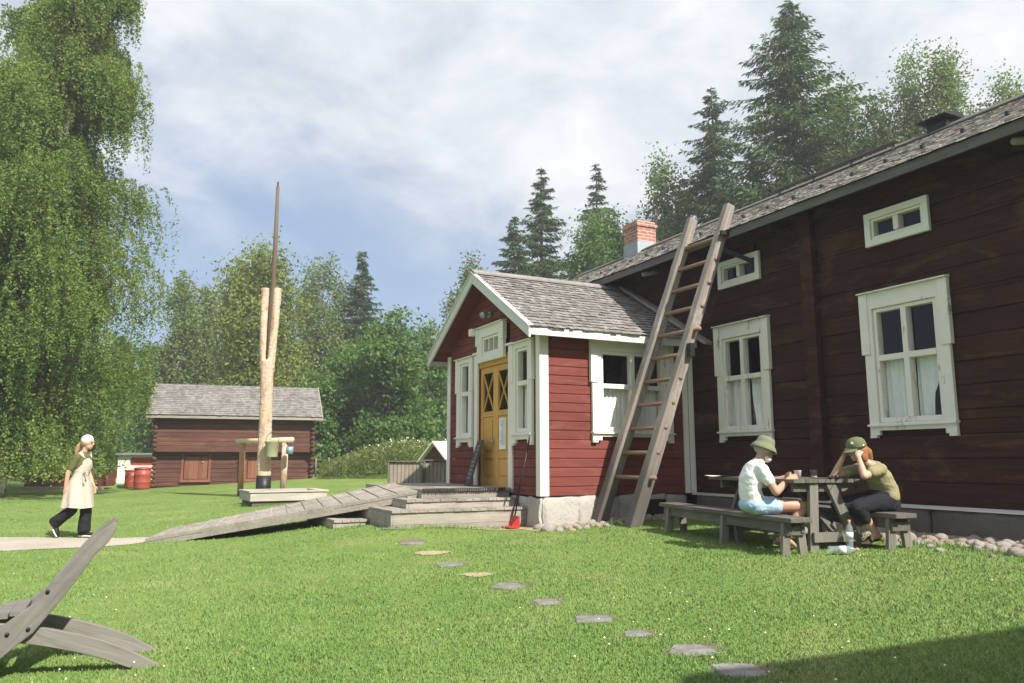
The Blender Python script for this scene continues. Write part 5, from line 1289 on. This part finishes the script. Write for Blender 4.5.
def head(mb, c, fwd, up, k=1.0):
    f_ = Vector(fwd).normalized(); u = Vector(up); u = (u-f_*u.dot(f_)).normalized(); l = u.cross(f_); Mx = Matrix((f_, l, u)).transposed()
    c = Vector(c); P = lambda x, y, z: c+(f_*x+l*y+u*z)*k
    mb.ell(P(-.008,0,.02), (.098*k,.076*k,.100*k), 18, 12, Mx); mb.ell(P(.022,0,-.055), (.066*k,.056*k,.062*k), 14, 9, Mx); mb.ell(P(.062,0,-.090), (.024*k,.026*k,.020*k), 10, 7, Mx)
    mb.tube([P(.088,0,.018), P(.108,0,-.022), P(.095,0,-.030)], [.009*k,.016*k,.013*k], 8, caps='round'); mb.ell(P(.083,0,-.058), (.016*k,.024*k,.007*k), 10, 6, Mx); mb.ell(P(.080,0,-.070), (.015*k,.021*k,.007*k), 10, 6, Mx)
    mb.tube([P(.084,-.045,.032), P(.098,0,.034), P(.084,.045,.032)], [.010*k,.010*k,.010*k], 8, caps='round')
    for s in (-1, 1): mb.ell(P(-.008, s*.077, -.008), (.020*k,.010*k,.032*k), 10, 7, Mx)
    return P, Mx
def eyes(parent, P, Mx, k=1.0):
    for s in (-1, 1):
        m = MB(); m.ell(P(.088, s*.030, .012), (.008*k,.013*k,.008*k), 10, 7, Mx); m.build('eye', M['eye'], parent)
M['eye'] = plain('dark_eye', (.05,.035,.03), .3, bs=0, spec=.5)
def torso(mb, pts, rad, side=(0,1,0)): mb.tube(pts, rad, 18, side=side, caps='round')

# ---- man sitting on the long bench, facing the wall
T1M, T2M = .47, .68
gm = gP(T1M, T2M); man = thing('person', 'barefoot person in white t-shirt, light blue shorts and olive bucket hat on the long bench', 'person', tuple(picW(T1M, T2M, gm)), PANG-R(102))
SH = BH+.012
def sit_legs(mb, hipz, knee, ankle, ball, toe, sx, rr=1.0, bare=True):
    h = V3(.0, sx*.088, hipz); mb.tube([h, h.lerp(Vector(knee), .5)+V3(0,0,.008), Vector(knee)], [.082*rr,.072*rr,.056*rr], 14, caps='round')
    k_ = Vector(knee); a = Vector(ankle); mb.tube([k_, k_.lerp(a, .35)+V3(-.012,0,0), a], [.054*rr,.053*rr,.034*rr], 12, caps='round')
    if bare:
        b_ = Vector(ball); t_ = Vector(toe); heel = a+(a-k_).normalized()*.045+V3(-.03,0,.0); mb.tube([heel, a.lerp(b_, .5)+V3(0,0,.0), b_, t_], [(.030,.028),(.036,.030),(.044,.022),(.036,.013)], 12, side=(0,1,0), caps='round')
        for i in range(5): mb.tube([b_+V3(0, (i-2)*.017, 0), t_+V3(.012-.005*abs(i-1), (i-2)*.016, -.003)], [.011,.009 if i else .012], 6, caps='round')
b = MB(); hz = SH+.085
torso(b, [(0,0,hz-.02),(-.035,0,hz+.14),(-.02,0,hz+.28),(.03,0,hz+.39),(.06,0,hz+.435)], [(.150,.090),(.135,.085),(.150,.088),(.148,.074),(.08,.058)])
b.tube([(.06,0,hz+.42),(.10,0,hz+.49),(.115,0,hz+.54)], [.060,.056,.054], 12, caps='round')
hc = V3(.135, 0, hz+.575); Pm, Mm = head(b, hc, (.93,0,-.36), (.3,0,1), .92)
for sx, el, wr, hd in ((-1, (.14,-.235,hz+.14), (.345,-.10,hz+.265), (.9,.35,.2)), (1, (.20,.215,hz+.20), (.375,.10,hz+.275), (.85,-.5,.12))):
    sh_ = V3(.035, sx*.170, hz+.365); b.tube([sh_, V3(*el)], [.045,.041], 12, caps='round'); b.tube([V3(*el), V3(*el).lerp(V3(*wr), .4), V3(*wr)], [.041,.039,.026], 12, caps='round'); hand(b, wr, hd, (0, -sx*.9, -.4), (0,0,1), .55, .95)
for sx, kn, an, ba, to in ((-1, (.50,-.105,SH+.075), (.255,-.10,.155), (.385,-.105,.035), (.44,-.107,.02)), (1, (.51,.12,SH+.08), (.31,.12,.11), (.44,.12,.03), (.50,.12,.018))): sit_legs(b, SH+.075, kn, an, ba, to, sx)
fuse(b, 'body', M['skin_tan'], man)
eyes(man, Pm, Mm, .92)
c = MB(); torso(c, [(-.02,0,hz+.045),(-.04,0,hz+.13),(-.025,0,hz+.27),(.028,0,hz+.385),(.058,0,hz+.425)], [(.172,.118),(.160,.110),(.172,.113),(.166,.098),(.086,.070)])
for sx, el in ((-1, (.14,-.235,hz+.14)), (1, (.20,.215,hz+.20))):
    sh_ = V3(.033, sx*.165, hz+.365); c.tube([sh_, sh_.lerp(V3(*el), .50)], [.064,.062], 14, caps='round')
fuse(c, 'tshirt', cloth('white_tshirt', (.78,.78,.77), .04), man, .009, 6, .007)
c = MB(); c.tube([(-.045,0,SH+.085),(-.02,0,SH+.13)], [(.172,.105),(.165,.11)], 18, side=(0,1,0), caps=True); c.ell((-.03,0,SH+.09), (.13,.175,.088))
for sx, kn in ((-1, (.50,-.105,SH+.075)), (1, (.51,.12,SH+.08))): h = V3(0, sx*.088, SH+.08); c.tube([h, h.lerp(V3(*kn), .36)], [.090,.090], 14, caps='round')
fuse(c, 'shorts', cloth('light_blue_shorts', (.40,.56,.74)), man, .009, 6, .006)
def on_head(P, Mx):
    T = Mx.to_4x4(); T.translation = P(0,0,0); return T
m = MB(on_head(Pm, Mm)@Tr(-.008,0,.035)); m.lathe([(0,.100),(.05,.097),(.080,.084),(.092,.06),(.098,.03),(.101,.018),(.122,-.008),(.142,-.042),(.139,-.047),(.118,-.016),(.096,.010)], seg=26); m.build('bucket_hat', cloth('olive_hat', (.20,.215,.135)), man)
m = MB(on_head(Pm, Mm)); m.ell((-.02,0,-.0), (.098,.085,.07), 16, 9); fuse(m, 'hair', plain('grey_hair', (.30,.28,.26), .9), man, .008)
m = MB(on_head(Pm, Mm)); m.ell((.045,0,-.088), (.062,.062,.042), 14, 9); m.ell((.082,0,-.048), (.018,.034,.012), 10, 6); fuse(m, 'beard', plain('white_beard', (.62,.59,.56), .9), man, .006)
m = MB(on_head(Pm, Mm))
for s in (-1, 1): m.tube([(.094, s*.034, .012), (.099, s*.034, .012)], [.024,.024], 12); m.beam((.095, s*.05, .016), (.0, s*.084, .012), .005, .005)
m.build('glasses', M['black'], man)

# ---- woman in the cap, elbows on the table, facing the yard
T1W, T2W = .07, -.57
gw = gP(T1W, T2W); wo = thing('person', 'person in olive t-shirt, black trousers and green cap leaning both elbows on the table', 'person', tuple(picW(T1W, T2W, gw)), PANG+R(90))
SH = .345+.012; hz = SH+.085; ez = TOPZ+G0-gw+.035
b = MB(); torso(b, [(0,0,hz-.02),(-.02,0,hz+.12),(.045,0,hz+.25),(.135,0,hz+.345),(.175,0,hz+.385)], [(.150,.10),(.135,.09),(.145,.09),(.135,.074),(.075,.055)])
b.tube([(.17,0,hz+.37),(.215,0,hz+.42),(.235,0,hz+.47)], [.054,.048,.047], 12, caps='round')
Pw, Mw = head(b, V3(.27, 0, hz+.515), (.96,0,-.25), (.22,0,1), .93)
armsW = []
for sx, el, wr, hd in ((1, (.355,.185,ez), (.315,.075,ez+.185), (-.05,-.25,.9)), (-1, (.43,-.17,ez), (.37,-.085,ez+.19), (-.35,.3,.9))):
    sh_ = V3(.13, sx*.155, hz+.325); b.tube([sh_, V3(*el)], [.041,.037], 12, caps='round'); b.tube([V3(*el), V3(*el).lerp(V3(*wr), .4), V3(*wr)], [.037,.035,.024], 12, caps='round'); hand(b, wr, hd, (-.4, -sx, 0), (-1,0,0), .6, .88); armsW.append((sx, sh_, V3(*el)))
for sx, kn, an, ba, to in ((1, (.42,.13,SH+.03), (.20,.10,.13), (.28,.10,.04), (.33,.10,.03)), (-1, (.45,-.12,SH+.04), (.27,-.10,.12), (.36,-.10,.04), (.41,-.1,.03))): sit_legs(b, SH+.075, kn, an, ba, to, sx, .97)
fuse(b, 'body', M['skin'], wo); eyes(wo, Pw, Mw, .93)
c = MB(); torso(c, [(-.02,0,hz+.04),(-.028,0,hz+.11),(.038,0,hz+.24),(.130,0,hz+.338),(.165,0,hz+.368)], [(.185,.140),(.170,.132),(.172,.125),(.160,.102),(.082,.068)])
for sx, sh_, el in armsW: c.tube([sh_-V3(.01,0,0), sh_.lerp(el, .52)], [.062,.064], 14, caps='round')
fuse(c, 'tshirt', cloth('olive_tshirt', (.30,.265,.15)), wo, .009, 6, .007)
c = MB(); c.tube([(-.03,0,SH+.045),(.02,0,SH+.11)], [(.188,.135),(.175,.13)], 18, side=(0,1,0), caps='round')
for sx, kn, an in ((1, (.42,.13,SH+.03), (.20,.10,.13)), (-1, (.45,-.12,SH+.04), (.27,-.10,.12))):
    h = V3(0, sx*.088, SH+.08); c.tube([h, h.lerp(V3(*kn), .5)+V3(0,0,.01), V3(*kn)], [.096,.086,.070], 14, caps='round'); c.tube([V3(*kn), V3(*kn).lerp(V3(*an), .45)], [.068,.060], 14, caps='round')
fuse(c, 'trousers', cloth('black_trousers', (.022,.022,.026)), wo, .009, 6, .006)
T = on_head(Pw, Mw)
m = MB(T@Tr(-.010,0,.03)); m.lathe([(0,.105),(.04,.102),(.075,.085),(.095,.055),(.102,.015),(.100,.0),(.094,.0)], seg=24)
vs = []; n = 12
for i in range(n+1):
    a = R(-62+124*i/n); vs += [(.098*math.cos(a), .098*math.sin(a), .004), (.098*math.cos(a)*1.0+.085*math.cos(a)**.8, .085*math.sin(a), -.012-.012*abs(math.sin(a))), (.098*math.cos(a)+.083*math.cos(a)**.8, .083*math.sin(a), -.018-.012*abs(math.sin(a))), (.096*math.cos(a), .096*math.sin(a), -.003)]
m.add(vs, [(i*4+k, i*4+4+k, i*4+4+(k+1) % 4, i*4+(k+1) % 4) for i in range(n) for k in range(4)], True)
cap = m.build('cap', cloth('green_cap', (.15,.165,.085)), wo)
m = MB(T@Tr(-.010,0,.03)); m.ell((.078,.038,.058), (.010,.020,.016), 10, 6); m.ell((-.005,.100,.018), (.012,.005,.010), 8, 6); m.build('cap_emblem', M['paper'], cap)
m = MB(T); m.ell((-.03,0,-.015), (.095,.088,.085), 16, 10); m.tube([(-.07,0,.0), (-.12,.01,-.06), (-.13,.02,-.13)], [.055,.05,.02], 10, caps='round'); m.ell((-.02,.07,-.07), (.045,.02,.06), 10, 7); m.ell((-.02,-.07,-.07), (.045,.02,.06), 10, 7); fuse(m, 'hair', plain('ginger_hair', (.30,.125,.05), .6), wo, .007)
for sx, an, to in ((1, (.20,.10,.13), (.33,.10,.03)), (-1, (.27,-.10,.12), (.41,-.1,.03))):
    m = MB(); a = V3(*an); t_ = V3(*to); m.tube([a+V3(-.05,0,-.07), a.lerp(t_, .5)+V3(0,0,-.032), t_+V3(.02,0,-.014)], [(.034,.008),(.040,.009),(.044,.008)], 12, side=(0,1,0), caps='round')
    m.tube([a+V3(.04,.045,-.075), a+V3(.055,0,-.028), a+V3(.04,-.045,-.075)], [(.016,.005)]*3, 8, side=(1,0,0)); m.tube([a.lerp(t_, .65)+V3(.0,.046,-.02), a.lerp(t_, .6)+V3(.0,0,.024), a.lerp(t_, .65)+V3(.0,-.046,-.02)], [(.018,.005)]*3, 8, side=(1,0,0)); m.build('sandal', M['black'], wo)

# ---- woman walking on the path
wx, wy = -7.05, 12.75
wk = thing('person', 'person in a white pinafore apron, headscarf and black trousers walking on the path', 'person', (wx, wy, float(gz(wx, wy))+.012), R(-4))
b = MB(); hz = .86
torso(b, [(-.01,0,hz-.03),(-.005,0,hz+.14),(.02,0,hz+.30),(.02,0,hz+.43),(.015,0,hz+.485)], [(.155,.105),(.118,.085),(.140,.105),(.145,.085),(.07,.055)])
b.tube([(.012,0,hz+.47),(.035,0,hz+.545),(.045,0,hz+.59)], [.050,.044,.044], 12, caps='round')
Pk, Mk = head(b, V3(.075,0,hz+.66), (.98,0,-.15), (.1,0,1), .95)
armsK = []
for sx, el, wr, hd in ((-1, (-.09,-.205,hz+.17), (-.115,-.20,hz-.06), (.0,.05,-1)), (1, (.0,.20,hz+.17), (.12,.17,hz-.04), (.25,0,-1))):
    sh_ = V3(.01, sx*.150, hz+.425); b.tube([sh_, V3(*el)], [.045,.036], 12, caps='round'); b.tube([V3(*el), V3(*el).lerp(V3(*wr), .4), V3(*wr)], [.036,.034,.023], 12, caps='round'); hand(b, wr, hd, (0, -sx, 0), (1,0,0), .25, .9); armsK.append((sx, sh_, V3(*el)))
legsK = ((1, (.03,.09,hz), (.075,.09,.46), (.07,.09,.085)), (-1, (.0,-.085,hz), (-.05,-.085,.44), (-.34,-.085,.22)))
for sx, h, kn, an in legsK: b.tube([V3(*h), V3(*h).lerp(V3(*kn), .5), V3(*kn)], [.080,.068,.050], 12, caps='round'); b.tube([V3(*kn), V3(*kn).lerp(V3(*an), .35)+V3(-.012,0,0), V3(*an)], [.049,.050,.034], 12, caps='round')
fuse(b, 'body', M['skin'], wk); eyes(wk, Pk, Mk, .95)
c = MB()
for sx, h, kn, an in legsK:
    c.tube([V3(*h), V3(*h).lerp(V3(*kn), .5), V3(*kn), V3(*kn).lerp(V3(*an), .5), V3(*an)+V3(0,0,.0)], [.098,.092,.086,.092,.100], 14, caps=True)
c.tube([(0,0,hz-.08),(0,0,hz+.08)], [(.17,.115),(.145,.10)], 16, side=(0,1,0), caps='round'); fuse(c, 'trousers', cloth('black_wide_trousers', (.02,.02,.022)), wk, .009, 6, .008)
c = MB(); torso(c, [(-.005,0,hz+.08),(.0,0,hz+.16),(.02,0,hz+.30),(.02,0,hz+.43),(.015,0,hz+.485)], [(.135,.10),(.126,.094),(.150,.114),(.150,.092),(.075,.06)])
for sx, sh_, el in armsK: c.tube([sh_, sh_.lerp(el, .7)], [.058,.058], 12, caps='round')
fuse(c, 'blouse', cloth('olive_blouse', (.12,.125,.05)), wk, .009, 6, .006)
def skirt():
    rows = 14; seg = 48; vs = []; fs = []
    prof = [(hz+.445,.095,.060,.02),(hz+.36,.125,.118,.03),(hz+.27,.140,.128,.032),(hz+.17,.132,.105,.01),(hz+.11,.150,.112,.0),(hz+.02,.195,.155,-.01),(hz-.10,.225,.185,-.015),(hz-.24,.245,.205,-.015),(hz-.385,.262,.222,-.01)]
    for z, ry, rx, xo in prof:
        k_ = max(0, (hz+.1-z)/.5)
        for i in range(seg):
            a = TAU*i/seg; f_ = 1+.07*k_*math.sin(a*9+z*3+math.sin(a*2))+.05*k_*math.sin(a*5+1); vs.append((xo+rx*f_*math.cos(a), ry*f_*math.sin(a), z+.01*k_*math.sin(a*3)))
    for j in range(len(prof)-1):
        for i in range(seg): fs.append((j*seg+i, j*seg+(i+1) % seg, (j+1)*seg+(i+1) % seg, (j+1)*seg+i))
    return MB().add(vs, fs, True)
ap = skirt().build('pinafore', cloth('white_apron', (.52,.445,.365), .06), wk)
m = MB()
for sx in (-1, 1): m.tube([(.09, sx*.075, hz+.42), (.03, sx*.115, hz+.50), (-.07, sx*.10, hz+.43)], [(.03,.008),(.055,.010),(.03,.008)], 10, side=(0,1,.3), caps='round')
m.build('shoulder_ruffle', ap.data.materials[0], ap)
m = MB(); m.tube([(.10,-.10,hz+.15),(.17,-.13,hz+.19),(.20,-.13,hz+.13),(.12,-.11,hz+.13)], [(.012,.02)]*4, 8); m.tube([(.11,-.11,hz+.14),(.14,-.13,hz-.03)], [(.018,.006),(.022,.006)], 8, side=(1,0,0)); m.build('apron_bow', ap.data.materials[0], ap)
T = on_head(Pk, Mk)
m = MB(T); m.ell((-.022,0,.035), (.100,.086,.092), 18, 11); m.ell((-.10,0,-.02), (.03,.04,.03), 10, 7); fuse(m, 'headscarf', cloth('white_headscarf', (.80,.78,.75), .03), wk, .007)
m = MB(T); m.ell((-.025,0,.0), (.098,.083,.085), 16, 10); m.tube([(-.10,0,-.02), (-.145,0,-.08), (-.16,.0,-.17), (-.15,0,-.26)], [.032,.038,.032,.012], 10, caps='round'); fuse(m, 'hair', plain('blonde_hair', (.42,.25,.12), .6), wk, .007)
for sx, a, d_, up_ in ((1, V3(.07,.09,.0), V3(1,0,0), V3(0,0,1)), (-1, V3(-.355,-.085,.19), V3(.50,0,-.86), V3(.86,0,.5))):
    lt = up_.cross(d_); m = MB()
    if sx == 1: h0 = a-d_*.07+up_*.014; t0 = a+d_*.19+up_*.014
    else: h0 = a-d_*.06+up_*.0; t0 = a+d_*.19+up_*.0
    m.tube([h0, h0.lerp(t0, .3), h0.lerp(t0, .7), t0], [(.034,.014),(.036,.014),(.046,.014),(.036,.014)], 14, side=lt, caps='round'); sole = m.build('shoe_sole', M['paper'], wk)
    m = MB(); m.tube([h0+up_*.045, h0.lerp(t0, .3)+up_*.05, h0.lerp(t0, .7)+up_*.032, t0+up_*.022], [(.032,.035),(.034,.040),(.042,.026),(.030,.018)], 14, side=lt, caps='round'); m.build('shoe', M['black'], wk)

# ================================================================== light, sky, camera
W_ = bpy.data.worlds.new('World'); SC.world = W_; W_.use_nodes = True; nt = W_.node_tree
bg = nt.nodes['Background']; sky = N(nt, 'ShaderNodeTexSky', sky_type='NISHITA', sun_disc=False)
SUN_EL = R(43); sdir = np.array([.663, -.749]); SUN_AZ = math.atan2(sdir[0], sdir[1])
sky.sun_elevation = SUN_EL; sky.sun_rotation = SUN_AZ; sky.air_density = 1.0; sky.dust_density = 1.5; sky.ozone_density = 1.0
tc = N(nt, 'ShaderNodeTexCoord'); mp = N(nt, 'ShaderNodeMapping'); mp.inputs['Scale'].default_value = (1,1,1.9); mp.inputs['Location'].default_value = (.3,.1,.15); L(nt, tc.outputs['Generated'], mp.inputs[0])
n1 = noise(nt, mp.outputs[0], 1.7, 7, .55, .6); n2 = noise(nt, mp.outputs[0], 5.5, 6, .6, .3)
sp = N(nt, 'ShaderNodeSeparateXYZ'); L(nt, tc.outputs['Generated'], sp.inputs[0])
cov = math_(nt, 'ADD', math_(nt, 'MULTIPLY', sp.outputs[2], 1.9), math_(nt, 'MULTIPLY', sp.outputs[0], .55))
f_ = math_(nt, 'ADD', math_(nt, 'ADD', math_(nt, 'MULTIPLY', n1, 1.1), math_(nt, 'MULTIPLY', n2, .34)), cov)
mr = N(nt, 'ShaderNodeMapRange'); mr.interpolation_type = 'SMOOTHSTEP'; mr.inputs[1].default_value = .98; mr.inputs[2].default_value = 1.44; L(nt, f_, mr.inputs[0])
shade = ramp(nt, n2, [(.3, (2.75,3.05,3.5)), (.68, (4.6,4.7,4.85))])
blue = mix(nt, .75, sky.outputs[0], (1.2,1.8,2.8))
L(nt, mix(nt, mr.outputs[0], blue, shade), bg.inputs[0]); bg.inputs[1].default_value = .115
hz_ = MB(); hz_.box(-185, 185, -75, 205, -2.0, 42.0)
hm = bpy.data.materials.new('haze_air'); hm.use_nodes = True; hn = hm.node_tree; hn.nodes.remove(hn.nodes['Principled BSDF'])
pv = N(hn, 'ShaderNodeVolumePrincipled'); pv.inputs['Color'].default_value = (.93,.95,1,1); pv.inputs['Density'].default_value = HAZE; pv.inputs['Anisotropy'].default_value = .2
L(hn, pv.outputs[0], hn.nodes['Material Output'].inputs['Volume'])
if HAZE: tag(hz_.build('haze', hm), 'thin summer haze over the yard', 'haze', kind='stuff')
sl = bpy.data.lights.new('sun', 'SUN'); sl.energy = 4.2; sl.angle = R(.6); sl.color = (1,.95,.87); so_ = bpy.data.objects.new('sun', sl); COL.objects.link(so_)
S_ = Vector((sdir[0]*math.cos(SUN_EL), sdir[1]*math.cos(SUN_EL), math.sin(SUN_EL))).normalized(); so_.rotation_euler = S_.to_track_quat('Z', 'Y').to_euler(); so_.location = (20, -30, 40)
cam = bpy.data.cameras.new('camera'); cam.sensor_width = 36; cam.lens = 27; cam.clip_end = 2000; cam.clip_start = .05
co_ = bpy.data.objects.new('camera', cam); COL.objects.link(co_); co_.location = (0, 0, CAMZ); co_.rotation_euler = (R(90)+TH, 0, 0); SC.camera = co_
SC.view_settings.view_transform = 'Standard'; SC.view_settings.look = 'None'; SC.view_settings.exposure = .95; SC.view_settings.gamma = 1
SC.render.engine = 'CYCLES'; SC.cycles.use_denoising = True; SC.cycles.max_bounces = 6; SC.cycles.transparent_max_bounces = 12; SC.cycles.caustics_reflective = False; SC.cycles.caustics_refractive = False
